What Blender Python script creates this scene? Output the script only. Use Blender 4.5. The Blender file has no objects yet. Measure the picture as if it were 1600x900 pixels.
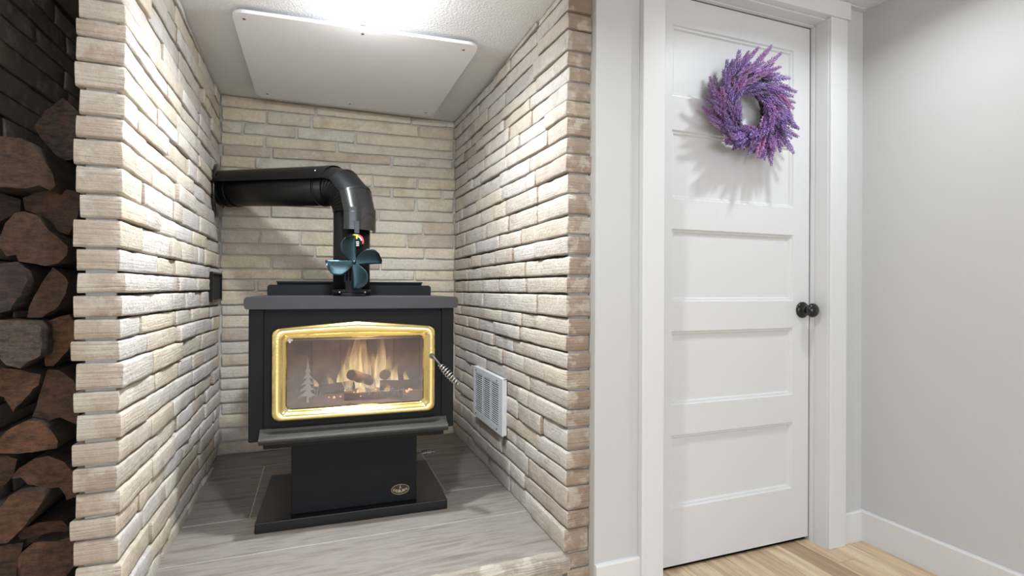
import bpy, bmesh, math, random
from mathutils import Vector, Matrix, noise

# ------------------------------------------------------------------ camera, world, exposure
scene = bpy.context.scene
COL = scene.collection
CAM_H = 0.9961
cam_data = bpy.data.cameras.new('camera')
cam = bpy.data.objects.new('camera', cam_data)
COL.objects.link(cam)
cam_data.sensor_width = 36.0
cam_data.lens = 812.4452 * 36.0 / 1600.0
cam_data.shift_y = 2.04 / 1600.0
cam_data.clip_start = 0.02
cam.matrix_world = (Matrix.Translation((0, 0, CAM_H)) @ Matrix.Rotation(-math.radians(20.6763), 4, 'Z')
                    @ Matrix.Rotation(math.radians(90), 4, 'X') @ Matrix.Rotation(0.004, 4, 'Z'))
scene.camera = cam

world = bpy.data.worlds.new('world')
scene.world = world
world.use_nodes = True
world.node_tree.nodes['Background'].inputs[0].default_value = (0.75, 0.85, 1.0, 1)
world.node_tree.nodes['Background'].inputs[1].default_value = 1.0

vs = scene.view_settings
vs.view_transform = 'Standard'
vs.look = 'None'
vs.gamma = 1.0
vs.use_curve_mapping = False
vs.exposure = 0.22


def area_light(name, loc, size, power, color=(1, 1, 1), rot=(0, 0, 0), shape='DISK', size_y=None, spread=180):
    d = bpy.data.lights.new(name, 'AREA')
    d.shape = shape
    d.size = size
    if size_y:
        d.size_y = size_y
    d.energy = power
    d.color = color
    d.spread = math.radians(spread)
    o = bpy.data.objects.new(name, d)
    COL.objects.link(o)
    o.location = loc
    o.rotation_euler = rot
    return o


# added fill light, shining in through two made-up windows behind the camera
FILL_WINDOWS = [(-0.75, 1.5), (1.0, 1.5)]
ROOM_X0, ROOM_X1, ROOM_Y0, ROOM_Y1 = -2.3, 2.055, -4.6, 1.46
CEIL, ALC_CEIL, HEARTH = 2.1175, 1.974, 0.154
for wx, ww in FILL_WINDOWS:
    area_light('window_daylight', (wx, ROOM_Y0 - 0.02, 1.25), ww, 49, (0.87, 0.945, 1.0),
               (math.radians(90), 0, 0), 'RECTANGLE', 1.25)

# ------------------------------------------------------------------ materials


class NT:
    def __init__(self, name):
        self.m = bpy.data.materials.new(name)
        self.m.use_nodes = True
        self.t = self.m.node_tree
        self.b = self.t.nodes['Principled BSDF']

    def n(self, typ, **kw):
        nd = self.t.nodes.new(typ)
        for k, v in kw.items():
            if k.startswith('i_'):
                nd.inputs[k[2:].replace('_', ' ')].default_value = v
            else:
                setattr(nd, k, v)
        return nd

    def l(self, a, b):
        self.t.links.new(a, b)

    def ramp(self, fac, stops, interp='LINEAR'):
        r = self.n('ShaderNodeValToRGB')
        r.color_ramp.interpolation = interp
        els = r.color_ramp.elements
        while len(els) > 1:
            els.remove(els[-1])
        els[0].position = stops[0][0]
        els[0].color = (*stops[0][1], 1)
        for p, c in stops[1:]:
            e = els.new(p)
            e.color = (*c, 1)
        self.l(fac, r.inputs[0])
        return r.outputs[0]

    def mix(self, fac, a, b, mode='MIX'):
        m = self.n('ShaderNodeMix', data_type='RGBA', blend_type=mode)
        for sock, v in ((m.inputs[0], fac), (m.inputs[6], a), (m.inputs[7], b)):
            if hasattr(v, 'is_output'):
                self.l(v, sock)
            elif isinstance(v, (tuple, list)):
                sock.default_value = (*v[:3], 1)
            else:
                sock.default_value = v
        return m.outputs[2]

    def math(self, op, a, b=None):
        m = self.n('ShaderNodeMath', operation=op)
        for sock, v in ((m.inputs[0], a), (m.inputs[1], b)):
            if v is None:
                continue
            if hasattr(v, 'is_output'):
                self.l(v, sock)
            else:
                sock.default_value = v
        return m.outputs[0]

    def coords(self, scale=(1, 1, 1), rnd=True, kind='Object'):
        tc = self.n('ShaderNodeTexCoord')
        mp = self.n('ShaderNodeMapping')
        mp.inputs['Scale'].default_value = scale
        if rnd:
            oi = self.n('ShaderNodeObjectInfo')
            ad = self.n('ShaderNodeVectorMath', operation='ADD')
            sc = self.n('ShaderNodeVectorMath', operation='SCALE')
            cx = self.n('ShaderNodeCombineXYZ', i_X=1.0, i_Y=1.7, i_Z=2.3)
            self.l(cx.outputs[0], sc.inputs[0])
            self.l(self.math('MULTIPLY', oi.outputs['Random'], 37.0), sc.inputs['Scale'])
            self.l(tc.outputs[kind], ad.inputs[0])
            self.l(sc.outputs[0], ad.inputs[1])
            self.l(ad.outputs[0], mp.inputs[0])
        else:
            self.l(tc.outputs[kind], mp.inputs[0])
        return mp.outputs[0]

    def noise(self, vec, scale, detail=4, rough=0.55):
        nd = self.n('ShaderNodeTexNoise', i_Scale=scale, i_Detail=detail, i_Roughness=rough)
        self.l(vec, nd.inputs['Vector'])
        return nd.outputs['Fac']

    def bump(self, h, strength=0.3, dist=0.01):
        bp = self.n('ShaderNodeBump', i_Strength=strength, i_Distance=dist)
        self.l(h, bp.inputs['Height'])
        self.l(bp.outputs[0], self.b.inputs['Normal'])

    def rnd(self):
        return self.n('ShaderNodeObjectInfo').outputs['Random']

    def col(self, c):
        self.l(c, self.b.inputs['Base Color'])


def plain(name, color, rough=0.5, metal=0.0, bump=0.0, bscale=200, var=0.0, vscale=8, spec=0.5, coat=0.0):
    t = NT(name)
    t.b.inputs['Roughness'].default_value = rough
    t.b.inputs['Metallic'].default_value = metal
    t.b.inputs['Specular IOR Level'].default_value = spec
    t.b.inputs['Coat Weight'].default_value = coat
    t.b.inputs['Base Color'].default_value = (*color, 1)
    v = t.coords(rnd=False)
    if var:
        f = t.noise(v, vscale)
        t.col(t.mix(f, tuple(c * (1 - var) for c in color), tuple(min(1, c * (1 + var)) for c in color)))
    if bump:
        t.bump(t.noise(v, bscale, 3), bump, 0.003)
    return t.m


def stone_mat(name, stops, streak=0.25, stain=(0.30, 0.25, 0.20), stain_amt=0.45, bscale=45, layer=False):
    t = NT(name)
    t.b.inputs['Roughness'].default_value = 0.9
    t.b.inputs['Specular IOR Level'].default_value = 0.25
    base = t.ramp(t.rnd(), stops)
    v = t.coords()
    big = t.noise(v, 9, 3)
    fine = t.noise(v, bscale * 1.6, 8, 0.72)
    vs_ = t.coords((5, 5, 170))
    lay = t.noise(vs_, 1.0, 4, 0.6)
    c = t.mix(t.math('MULTIPLY', lay, streak), base, tuple(x * 0.9 for x in stain))
    sm = t.ramp(big, [(0.52, (0, 0, 0)), (0.68, (1, 1, 1))])
    c = t.mix(t.math('MULTIPLY', sm, stain_amt), c, stain)
    lt = t.ramp(t.noise(v, 16, 4), [(0.55, (0, 0, 0)), (0.7, (1, 1, 1))])
    c = t.mix(t.math('MULTIPLY', lt, 0.30), c, (0.78, 0.75, 0.70))
    fm = t.ramp(fine, [(0.38, (0, 0, 0)), (0.66, (1, 1, 1))])
    c = t.mix(t.math('MULTIPLY', fm, 0.42), c, t.mix(0.6, c, (0.25, 0.21, 0.17)))
    if layer:
        chip = t.ramp(t.noise(v, 15, 5, 0.6), [(0.52, (0, 0, 0)), (0.60, (1, 1, 1))])
        c = t.mix(t.math('MULTIPLY', chip, 0.55), c, (0.60, 0.55, 0.48))
    else:
        crack = t.ramp(t.noise(v, 24, 6, 0.75), [(0.30, (1, 1, 1)), (0.36, (0, 0, 0))])
        c = t.mix(t.math('MULTIPLY', crack, 0.5), c, tuple(x * 0.7 for x in stain))
    t.col(c)
    h = t.math('ADD', t.math('MULTIPLY', fine, 0.6), t.math('MULTIPLY', lay, 0.9 if layer else 0.35))
    h = t.math('ADD', h, t.math('MULTIPLY', big, 0.8))
    t.bump(h, 0.8, 0.010)
    return t.m


M = {}
CREAM = [(0.0, (0.80, 0.71, 0.56)), (0.16, (0.70, 0.67, 0.67)), (0.34, (0.83, 0.77, 0.66)), (0.48, (0.62, 0.53, 0.44)), (0.6, (0.80, 0.77, 0.76)),
         (0.74, (0.70, 0.62, 0.54)), (0.88, (0.80, 0.70, 0.54)), (1.0, (0.56, 0.53, 0.53))]
TAN = [(0.0, (0.78, 0.66, 0.49)), (0.14, (0.66, 0.60, 0.52)), (0.32, (0.80, 0.70, 0.55)), (0.46, (0.56, 0.46, 0.38)), (0.58, (0.74, 0.68, 0.59)),
       (0.76, (0.70, 0.66, 0.60)), (0.92, (0.80, 0.67, 0.50)), (1.0, (0.42, 0.37, 0.37))]
GREYS = [(0.0, (0.62, 0.555, 0.475)), (0.2, (0.60, 0.575, 0.55)), (0.4, (0.645, 0.59, 0.52)), (0.55, (0.51, 0.44, 0.38)),
         (0.7, (0.62, 0.60, 0.575)), (0.85, (0.60, 0.52, 0.425)), (1.0, (0.55, 0.52, 0.50))]
ENDS = [(0.0, (0.60, 0.49, 0.41)), (0.3, (0.72, 0.65, 0.57)), (0.6, (0.48, 0.37, 0.30)), (0.8, (0.72, 0.65, 0.57)), (1.0, (0.52, 0.43, 0.38))]
ENDS_R = [(0.0, (0.42, 0.31, 0.24)), (0.3, (0.52, 0.45, 0.38)), (0.6, (0.38, 0.27, 0.21)), (0.8, (0.55, 0.46, 0.34)), (1.0, (0.42, 0.34, 0.29))]
M['stone_left'] = stone_mat('cream_stone', CREAM, 0.2, (0.40, 0.33, 0.26), 0.35)
M['stone_right'] = stone_mat('greyish_stone', GREYS, 0.25, (0.36, 0.29, 0.24), 0.45)
M['stone_back'] = stone_mat('tan_stone', TAN, 0.3, (0.36, 0.28, 0.20), 0.4)
M['stone_dark'] = stone_mat('weathered_stone', [(0, (0.30, 0.23, 0.17)), (0.5, (0.36, 0.29, 0.23)), (1, (0.24, 0.18, 0.14))], 0.4, (0.12, 0.09, 0.07), 0.5)  # darker, browner palette for the niche stones
M['end_left'] = stone_mat('split_stone_end', ENDS, 0.75, (0.30, 0.22, 0.17), 0.45, 45, True)
M['end_right'] = stone_mat('split_stone_end_brown', ENDS_R, 0.75, (0.26, 0.18, 0.13), 0.5, 45, True)
M['mortar'] = plain('mortar', (0.11, 0.09, 0.075), 0.95, 0, 0.6, 120, 0.2, 30, 0.2)  # side-wall joints darkened, gap shadow put into the colour
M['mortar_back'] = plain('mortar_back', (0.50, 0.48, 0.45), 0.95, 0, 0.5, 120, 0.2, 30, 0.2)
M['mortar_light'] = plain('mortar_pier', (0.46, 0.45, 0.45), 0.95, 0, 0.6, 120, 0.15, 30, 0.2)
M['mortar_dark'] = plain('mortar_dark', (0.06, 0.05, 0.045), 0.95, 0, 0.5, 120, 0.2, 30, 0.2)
M['drywall'] = plain('drywall_paint', (0.555, 0.555, 0.553), 0.7, 0, 0.08, 350, 0.02, 3, 0.3)
M['ceiling'] = plain('ceiling_texture', (0.76, 0.76, 0.77), 0.9, 0, 1.0, 120, 0.02, 6, 0.2)
M['white_trim'] = plain('white_trim_paint', (0.68, 0.68, 0.685), 0.42, 0, 0.03, 60, 0.0)
M['white_door'] = plain('white_door_paint', (0.655, 0.655, 0.66), 0.4, 0, 0.03, 90, 0.0)
M['board'] = plain('heat_board', (0.78, 0.78, 0.79), 0.75, 0, 0.08, 260, 0.03, 5, 0.3)
M['steel_black'] = plain('stove_black_steel', (0.0055, 0.006, 0.0072), 0.55, 0, 0.06, 300, 0.15, 12, 0.2)
M['steel_top'] = plain('stove_top_steel', (0.030, 0.029, 0.034), 0.45, 0.2, 0.08, 120, 0.2, 20)
M['pipe_black'] = plain('pipe_black_enamel', (0.005, 0.005, 0.0055), 0.34, 0, 0.02, 80, 0.1, 10, 0.22)
M['pipe_gloss'] = plain('shield_glossy_black', (0.006, 0.0065, 0.007), 0.22, 0, 0.05, 150, 0.1, 10, 0.7, 0.4)
M['lip'] = plain('sooty_lip', (0.038, 0.036, 0.034), 0.6, 0.2, 0.3, 90, 0.4, 25)
M['base_gloss'] = plain('base_gloss_black', (0.004, 0.004, 0.005), 0.28, 0, 0.02, 200)
M['knob'] = plain('knob_black', (0.008, 0.008, 0.008), 0.22, 0, 0.0)
M['chrome'] = plain('nickel_spring', (0.72, 0.68, 0.64), 0.25, 1.0)
M['screw'] = plain('dark_screw', (0.12, 0.11, 0.10), 0.5, 0.6)
M['vent'] = plain('vent_white_metal', (0.62, 0.63, 0.65), 0.45, 0.0)
M['dark'] = plain('dark_void', (0.012, 0.011, 0.011), 0.9)
M['badge'] = plain('badge_gold', (0.62, 0.52, 0.34), 0.35, 0.8)
M['badge_back'] = plain('badge_black', (0.02, 0.016, 0.012), 0.5)
M['yellow'] = plain('dial_yellow', (0.75, 0.62, 0.03), 0.5)
M['red'] = plain('dial_red', (0.62, 0.05, 0.06), 0.5)
M['white_print'] = plain('dial_white', (0.75, 0.74, 0.72), 0.5)
M['fan_blade'] = plain('fan_teal_anodised', (0.020, 0.040, 0.048), 0.33, 0.8, 0.02, 100)
M['etch'] = plain('etched_frost', (0.26, 0.23, 0.215), 0.7)
M['lens'] = None


def gold_mat():
    t = NT('polished_brass')
    t.b.inputs['Metallic'].default_value = 1.0
    t.b.inputs['Roughness'].default_value = 0.16
    v = t.coords(rnd=False)
    t.col(t.mix(t.noise(v, 14, 5), (0.90, 0.68, 0.24), (0.98, 0.84, 0.45)))
    t.bump(t.noise(t.coords((1, 1, 4), False), 10, 2), 0.08, 0.01)
    return t.m


M['gold'] = gold_mat()


def emit_mat(name, color, strength):
    t = NT(name)
    t.b.inputs['Base Color'].default_value = (*color, 1)
    t.b.inputs['Emission Color'].default_value = (*color, 1)
    t.b.inputs['Emission Strength'].default_value = strength
    return t.m


M['lens'] = emit_mat('downlight_lens', (1.0, 0.97, 0.92), 9.0)


def glass_mat():
    t = NT('stove_glass')
    t.t.nodes.remove(t.b)
    out = t.t.nodes['Material Output']
    tr = t.n('ShaderNodeBsdfTransparent')
    tr.inputs[0].default_value = (0.93, 0.90, 0.88, 1)
    gl = t.n('ShaderNodeBsdfGlossy')
    gl.inputs['Roughness'].default_value = 0.06
    gl.inputs['Color'].default_value = (0.9, 0.9, 0.9, 1)
    df = t.n('ShaderNodeBsdfDiffuse')
    df.inputs[0].default_value = (0.40, 0.32, 0.31, 1)
    fr = t.n('ShaderNodeFresnel')
    fr.inputs[0].default_value = 1.5
    m1 = t.n('ShaderNodeMixShader')
    m2 = t.n('ShaderNodeMixShader')
    t.l(t.math('ADD', t.math('MULTIPLY', fr.outputs[0], 0.9), 0.03), m1.inputs[0])
    t.l(tr.outputs[0], m1.inputs[1])
    t.l(gl.outputs[0], m1.inputs[2])
    haze = t.noise(t.coords((3, 3, 1), False), 6, 3)
    t.l(t.math('MULTIPLY', haze, 0.15), m2.inputs[0])
    t.l(m1.outputs[0], m2.inputs[1])
    t.l(df.outputs[0], m2.inputs[2])
    t.l(m2.outputs[0], out.inputs[0])
    return t.m


M['glass'] = glass_mat()


def plank_mat():
    t = NT('maple_plank')
    t.b.inputs['Roughness'].default_value = 0.38
    base = t.ramp(t.rnd(), [(0.0, (0.66, 0.48, 0.30)), (0.3, (0.76, 0.60, 0.40)), (0.5, (0.44, 0.30, 0.19)), (0.7, (0.78, 0.63, 0.43)), (1.0, (0.58, 0.41, 0.26))])
    v = t.coords((9, 0.7, 1))
    g = t.noise(v, 4, 6, 0.6)
    gr = t.ramp(g, [(0.40, (0, 0, 0)), (0.75, (1, 1, 1))])
    c = t.mix(t.math('MULTIPLY', gr, 0.75), base, (0.27, 0.16, 0.09))
    k = t.noise(t.coords((30, 1.2, 1)), 5, 4)
    kn = t.ramp(k, [(0.58, (0, 0, 0)), (0.7, (1, 1, 1))])
    t.col(t.mix(t.math('MULTIPLY', kn, 0.35), c, (0.20, 0.11, 0.06)))
    t.bump(g, 0.05, 0.002)
    return t.m


M['plank'] = plank_mat()


def tile_mat():
    t = NT('streaked_hearth_stone')
    t.b.inputs['Roughness'].default_value = 0.55
    v = t.coords((1.1, 9, 9))
    g = t.noise(v, 3.2, 7, 0.62)
    v2 = t.coords((2, 2, 2))
    b = t.noise(v2, 2.2, 4)
    c = t.ramp(g, [(0.28, (0.115, 0.092, 0.076)), (0.42, (0.215, 0.187, 0.162)), (0.52, (0.285, 0.256, 0.232)), (0.62, (0.205, 0.176, 0.152)), (0.8, (0.16, 0.136, 0.116))])
    c = t.mix(t.math('MULTIPLY', b, 0.35), c, (0.28, 0.24, 0.215))
    t.col(c)
    t.bump(g, 0.08, 0.003)
    return t.m


M['tile'] = tile_mat()
M['grout'] = plain('hearth_grout', (0.55, 0.52, 0.47), 0.9, 0, 0.2, 100, 0.1)
M['tile_edge'] = stone_mat('rough_hearth_edge', [(0, (0.38, 0.34, 0.30)), (1, (0.42, 0.38, 0.335))], 0.5, (0.36, 0.29, 0.22), 0.4, 30, True)


def wood_end_mat():
    t = NT('log_cut_face')
    t.b.inputs['Roughness'].default_value = 0.85
    base = t.ramp(t.rnd(), [(0.0, (0.20, 0.09, 0.048)), (0.2, (0.11, 0.07, 0.052)), (0.4, (0.26, 0.11, 0.05)), (0.6, (0.07, 0.05, 0.043)), (0.8, (0.18, 0.10, 0.065)), (1.0, (0.16, 0.125, 0.10))])
    v = t.coords()
    w = t.n('ShaderNodeTexWave', wave_type='RINGS', rings_direction='Y', i_Scale=28, i_Distortion=9, i_Detail=4)
    t.l(v, w.inputs['Vector'])
    f = t.noise(t.coords((1, 1, 2.2)), 38, 8, 0.75)
    big = t.noise(v, 16, 5, 0.6)
    c = t.mix(t.math('MULTIPLY', w.outputs['Fac'], 0.05), base, (0.06, 0.035, 0.025))
    c = t.mix(t.math('MULTIPLY', t.ramp(f, [(0.40, (0, 0, 0)), (0.62, (1, 1, 1))]), 0.75), c, (0.028, 0.02, 0.017))
    sp = t.ramp(big, [(0.55, (0, 0, 0)), (0.72, (1, 1, 1))])
    t.col(t.mix(t.math('MULTIPLY', sp, 0.5), c, (0.30, 0.13, 0.055)))
    t.bump(t.math('ADD', f, t.math('MULTIPLY', big, 0.8)), 1.0, 0.014)
    return t.m


M['log_end'] = wood_end_mat()


def bark_mat():
    t = NT('log_bark')
    t.b.inputs['Roughness'].default_value = 0.95
    v = t.coords((1, 0.25, 1))
    f = t.noise(v, 45, 6, 0.7)
    t.col(t.ramp(f, [(0.3, (0.03, 0.021, 0.016)), (0.7, (0.10, 0.07, 0.05))]))
    t.bump(f, 1.0, 0.01)
    return t.m


M['bark'] = bark_mat()


def firebrick_mat():
    t = NT('firebrick')
    t.b.inputs['Roughness'].default_value = 0.95
    v = t.coords()
    f = t.noise(v, 12, 5)
    t.col(t.ramp(f, [(0.3, (0.085, 0.060, 0.060)), (0.7, (0.23, 0.165, 0.16))]))
    t.bump(f, 0.3, 0.004)
    return t.m


M['firebrick'] = firebrick_mat()
M['char'] = plain('charred_wood', (0.07, 0.05, 0.045), 0.95, 0, 1.0, 60, 0.5, 20)
M['ash'] = plain('ash_bed', (0.30, 0.25, 0.23), 0.98, 0, 0.8, 60, 0.3, 30)


def flame_mat():
    t = NT('flame')
    t.t.nodes.remove(t.b)
    out = t.t.nodes['Material Output']
    tc = t.n('ShaderNodeTexCoord')
    sep = t.n('ShaderNodeSeparateXYZ')
    t.l(tc.outputs['Generated'], sep.inputs[0])
    z = sep.outputs['Z']
    em = t.n('ShaderNodeEmission')
    c = t.ramp(z, [(0.0, (1.0, 0.85, 0.62)), (0.35, (1.0, 0.78, 0.38)), (0.8, (0.95, 0.60, 0.22)), (1.0, (0.85, 0.40, 0.12))])
    t.l(c, em.inputs[0])
    em.inputs[1].default_value = 1.5
    tr = t.n('ShaderNodeBsdfTransparent')
    mx = t.n('ShaderNodeMixShader')
    nz = t.noise(t.coords((1.6, 1.6, 0.5)), 22, 3)
    body = t.ramp(z, [(0.0, (0.55, 0.55, 0.55)), (0.3, (0.42, 0.42, 0.42)), (1.0, (0.0, 0.0, 0.0))])
    k = t.ramp(nz, [(0.36, (0, 0, 0)), (0.66, (1, 1, 1))])
    fac = t.math('MULTIPLY', body, k)
    t.l(fac, mx.inputs[0])
    t.l(tr.outputs[0], mx.inputs[1])
    t.l(em.outputs[0], mx.inputs[2])
    t.l(mx.outputs[0], out.inputs[0])
    return t.m


M['flame'] = flame_mat()
M['ember'] = emit_mat('glowing_ember', (1.0, 0.58, 0.30), 0.9)


def sprig_mat():
    t = NT('lavender_florets')
    t.b.inputs['Roughness'].default_value = 0.75
    c = t.ramp(t.rnd(), [(0.0, (0.13, 0.075, 0.25)), (0.22, (0.24, 0.13, 0.42)), (0.42, (0.17, 0.09, 0.34)), (0.6, (0.33, 0.10, 0.33)), (0.75, (0.26, 0.15, 0.44)), (0.88, (0.46, 0.13, 0.34)), (1.0, (0.16, 0.11, 0.22))])
    tc = t.n('ShaderNodeTexCoord')
    sep = t.n('ShaderNodeSeparateXYZ')
    t.l(tc.outputs['Generated'], sep.inputs[0])
    v = t.ramp(t.noise(t.coords(), 170, 2), [(0.42, (0, 0, 0)), (0.62, (1, 1, 1))])
    c = t.mix(t.math('MULTIPLY', v, 0.6), c, (0.58, 0.44, 0.74))
    t.col(t.mix(t.ramp(sep.outputs['Z'], [(0.75, (0, 0, 0)), (1.0, (0.55, 0.55, 0.55))]), c, (0.26, 0.18, 0.34)))
    return t.m


M['sprig'] = sprig_mat()
M['stem'] = plain('wreath_green', (0.05, 0.085, 0.04), 0.8, 0, 0.3, 90, 0.3, 30)
M['twig'] = plain('wreath_vine', (0.06, 0.05, 0.03), 0.9, 0, 0.8, 90, 0.3, 30)

# ------------------------------------------------------------------ mesh helpers


class MB:
    """collects shapes, then links them as one mesh object"""

    def __init__(self):
        self.v, self.f, self.m, self.s = [], [], [], []

    def add(self, verts, faces, mi=0, smooth=False):
        o = len(self.v)
        self.v += [tuple(p) for p in verts]
        self.f += [tuple(i + o for i in f) for f in faces]
        self.m += [mi] * len(faces)
        self.s += [smooth] * len(faces)
        return self

    def box(self, x0, x1, y0, y1, z0, z1, mi=0, bev=0.0):
        if bev <= 0:
            vs_ = [(x, y, z) for z in (z0, z1) for y in (y0, y1) for x in (x0, x1)]
            self.add(vs_, [(0, 2, 3, 1), (4, 5, 7, 6), (0, 1, 5, 4), (2, 6, 7, 3), (0, 4, 6, 2), (1, 3, 7, 5)], mi)
        else:
            bm = bmesh.new()
            bmesh.ops.create_cube(bm, size=1.0)
            for v in bm.verts:
                v.co = ((x0 + x1) / 2 + v.co.x * (x1 - x0), (y0 + y1) / 2 + v.co.y * (y1 - y0), (z0 + z1) / 2 + v.co.z * (z1 - z0))
            bmesh.ops.bevel(bm, geom=list(bm.edges), offset=bev, segments=2, affect='EDGES', profile=0.5)
            bm.verts.index_update()
            self.add([v.co[:] for v in bm.verts], [[v.index for v in f.verts] for f in bm.faces], mi)
            bm.free()
        return self

    def tube(self, pts, r, n=12, mi=0, caps=True, closed=False):
        pts = [Vector(p) for p in pts]
        N = len(pts)
        rs = r if isinstance(r, (list, tuple)) else [r] * N
        rings, up = [], None
        for i, p in enumerate(pts):
            if closed:
                t = (pts[(i + 1) % N] - pts[i - 1]).normalized()
            else:
                t = (pts[min(i + 1, N - 1)] - pts[max(i - 1, 0)]).normalized()
            if up is None:
                up = t.orthogonal().normalized()
            up = (up - t * up.dot(t))
            up = up.normalized() if up.length > 1e-6 else t.orthogonal().normalized()
            b = t.cross(up)
            rings.append([p + (up * math.cos(2 * math.pi * k / n) + b * math.sin(2 * math.pi * k / n)) * rs[i] for k in range(n)])
        vs_ = [q for rg in rings for q in rg]
        fs = []
        for i in range(N if closed else N - 1):
            a, b2 = i * n, ((i + 1) % N) * n
            for k in range(n):
                fs.append((a + k, a + (k + 1) % n, b2 + (k + 1) % n, b2 + k))
        self.add(vs_, fs, mi, True)
        if caps and not closed:
            self.add(rings[0], [tuple(range(n))[::-1]], mi)
            self.add(rings[-1], [tuple(range(n))], mi)
        return self

    def lathe(self, prof, origin, axis, n=32, mi=0):
        """prof: list of (radius, height along axis)"""
        origin, axis = Vector(origin), Vector(axis).normalized()
        u = axis.orthogonal().normalized()
        w = axis.cross(u)
        vs_, fs = [], []
        for r, h in prof:
            for k in range(n):
                a = 2 * math.pi * k / n
                vs_.append(origin + axis * h + (u * math.cos(a) + w * math.sin(a)) * max(r, 1e-5))
        for i in range(len(prof) - 1):
            for k in range(n):
                fs.append((i * n + k, i * n + (k + 1) % n, (i + 1) * n + (k + 1) % n, (i + 1) * n + k))
        self.add(vs_, fs, mi, True)
        return self

    def prism(self, poly, axis_fn, d0, d1, mi=0, mi_side=None):
        """poly: 2D points; axis_fn(a, b, d) -> xyz"""
        n = len(poly)
        vs_ = [axis_fn(a, b, d0) for a, b in poly] + [axis_fn(a, b, d1) for a, b in poly]
        self.add(vs_, [tuple(range(n)), tuple(range(2 * n - 1, n - 1, -1))], mi)
        self.add(vs_, [(i, n + i, n + (i + 1) % n, (i + 1) % n) for i in range(n)], mi if mi_side is None else mi_side)
        return self

    def build(self, name, mats, parent=None, loc=None, recalc=True):
        me = bpy.data.meshes.new(name)
        o = bpy.data.objects.new(name, me)
        c = Vector(loc) if loc is not None else Vector((0, 0, 0))
        me.from_pydata([Vector(p) - c for p in self.v], [], self.f)
        mats = mats if isinstance(mats, (list, tuple)) else [mats]
        for mm in mats:
            me.materials.append(mm)
        for p, mi, s in zip(me.polygons, self.m, self.s):
            p.material_index = mi
            p.use_smooth = s
        if recalc:
            bm = bmesh.new()
            bm.from_mesh(me)
            bmesh.ops.remove_doubles(bm, verts=bm.verts, dist=1e-6)
            bmesh.ops.recalc_face_normals(bm, faces=bm.faces)
            bm.to_mesh(me)
            bm.free()
        COL.objects.link(o)
        o.location = c
        if parent is not None:
            o.parent = parent
        return o


def tag(o, label=None, cat=None, group=None, kind=None):
    if label:
        o['label'] = label
    if cat:
        o['category'] = cat
    if group:
        o['group'] = group
    if kind:
        o['kind'] = kind
    return o


def thing(name, loc, label, cat, group=None, rz=0.0):
    o = bpy.data.objects.new(name, None)
    COL.objects.link(o)
    o.empty_display_size = 0.05
    o.location = loc
    o.rotation_euler = (0, 0, rz)
    return tag(o, label, cat, group)


def struct(mb, name, mat, label=None, recalc=True):
    o = mb.build(name, mat, recalc=recalc)
    return tag(o, label, None, None, 'structure')


def rrect(x0, x1, z0, z1, r, arch=0.0, ns=8, nc=6):
    """rounded rectangle, optional gently peaked top edge; same point count each call"""
    pts = []
    cs = [(x1 - r, z0 + r, -90), (x1 - r, z1 - r, 0), (x0 + r, z1 - r, 90), (x0 + r, z0 + r, 180)]
    for ci, (cx, cz, a0) in enumerate(cs):
        for k in range(nc + 1):
            a = math.radians(a0 + 90 * k / nc)
            pts.append((cx + r * math.cos(a), cz + r * math.sin(a)))
        nx, nz, na = cs[(ci + 1) % 4]
        p0 = pts[-1]
        a = math.radians(na)
        p1 = (nx + r * math.cos(a), nz + r * math.sin(a))
        for k in range(1, ns):
            t = k / ns
            q = (p0[0] + (p1[0] - p0[0]) * t, p0[1] + (p1[1] - p0[1]) * t)
            if ci == 1 and arch:
                q = (q[0], q[1] + arch * (1 - abs(2 * t - 1)) ** 0.9)
            pts.append(q)
    return pts


RNG = random.Random(11)

# ------------------------------------------------------------------ measured stone courses (metres)
COURSE_LEFT_FRONT=[1.995,1.93,1.86,1.8,1.738,1.676,1.627,1.583,1.525,1.464,1.399,1.346,1.283,1.216,1.158,1.089,1.034,0.98,0.924,0.872,0.82,0.754,0.699,0.634,0.575,0.515,0.454,0.405,0.342,0.28,0.22,0.155,0.095,0.04]
COURSE_LEFT_BACK=[2.04,1.974,1.911,1.843,1.781,1.72,1.665,1.607,1.542,1.491,1.423,1.361,1.297,1.223,1.165,1.094,1.04,0.984,0.91,0.858,0.793,0.726,0.658,0.6,0.538,0.48,0.412,0.354,0.286,0.219,0.154,0.09,0.03,-0.03]
COURSE_RIGHT_FRONT=[2.0,1.945,1.884,1.827,1.762,1.711,1.662,1.603,1.55,1.486,1.431,1.37,1.303,1.236,1.17,1.105,1.04,0.981,0.905,0.85,0.795,0.738,0.674,0.613,0.55,0.48,0.419,0.364,0.288,0.229,0.15,0.1,0.045,0.0]
COURSE_RIGHT_BACK=[2.04,1.974,1.935,1.866,1.798,1.749,1.698,1.635,1.571,1.52,1.442,1.382,1.308,1.231,1.168,1.104,1.045,0.978,0.907,0.853,0.795,0.735,0.668,0.608,0.545,0.48,0.416,0.36,0.287,0.224,0.15,0.1,0.04,-0.03]
JOINTS_LEFT=[[],[],[2.036,2.348],[2.586],[2.076],[1.777],[1.904,2.107],[1.67],[1.801,2.042],[1.615,1.906,1.914,2.369],[1.697,2.068],[1.762],[1.669,2.134,2.426],[1.658,1.827,2.039,2.313],[1.664,2.117,2.54],[1.807,2.28],[1.844,2.378],[1.741,2.203],[1.667,2.053],[2.395,2.756],[1.757],[2.322],[1.713,1.994],[],[1.808],[2.033],[1.645],[1.916,2.091],[1.738],[1.95],[],[],[]]
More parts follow.
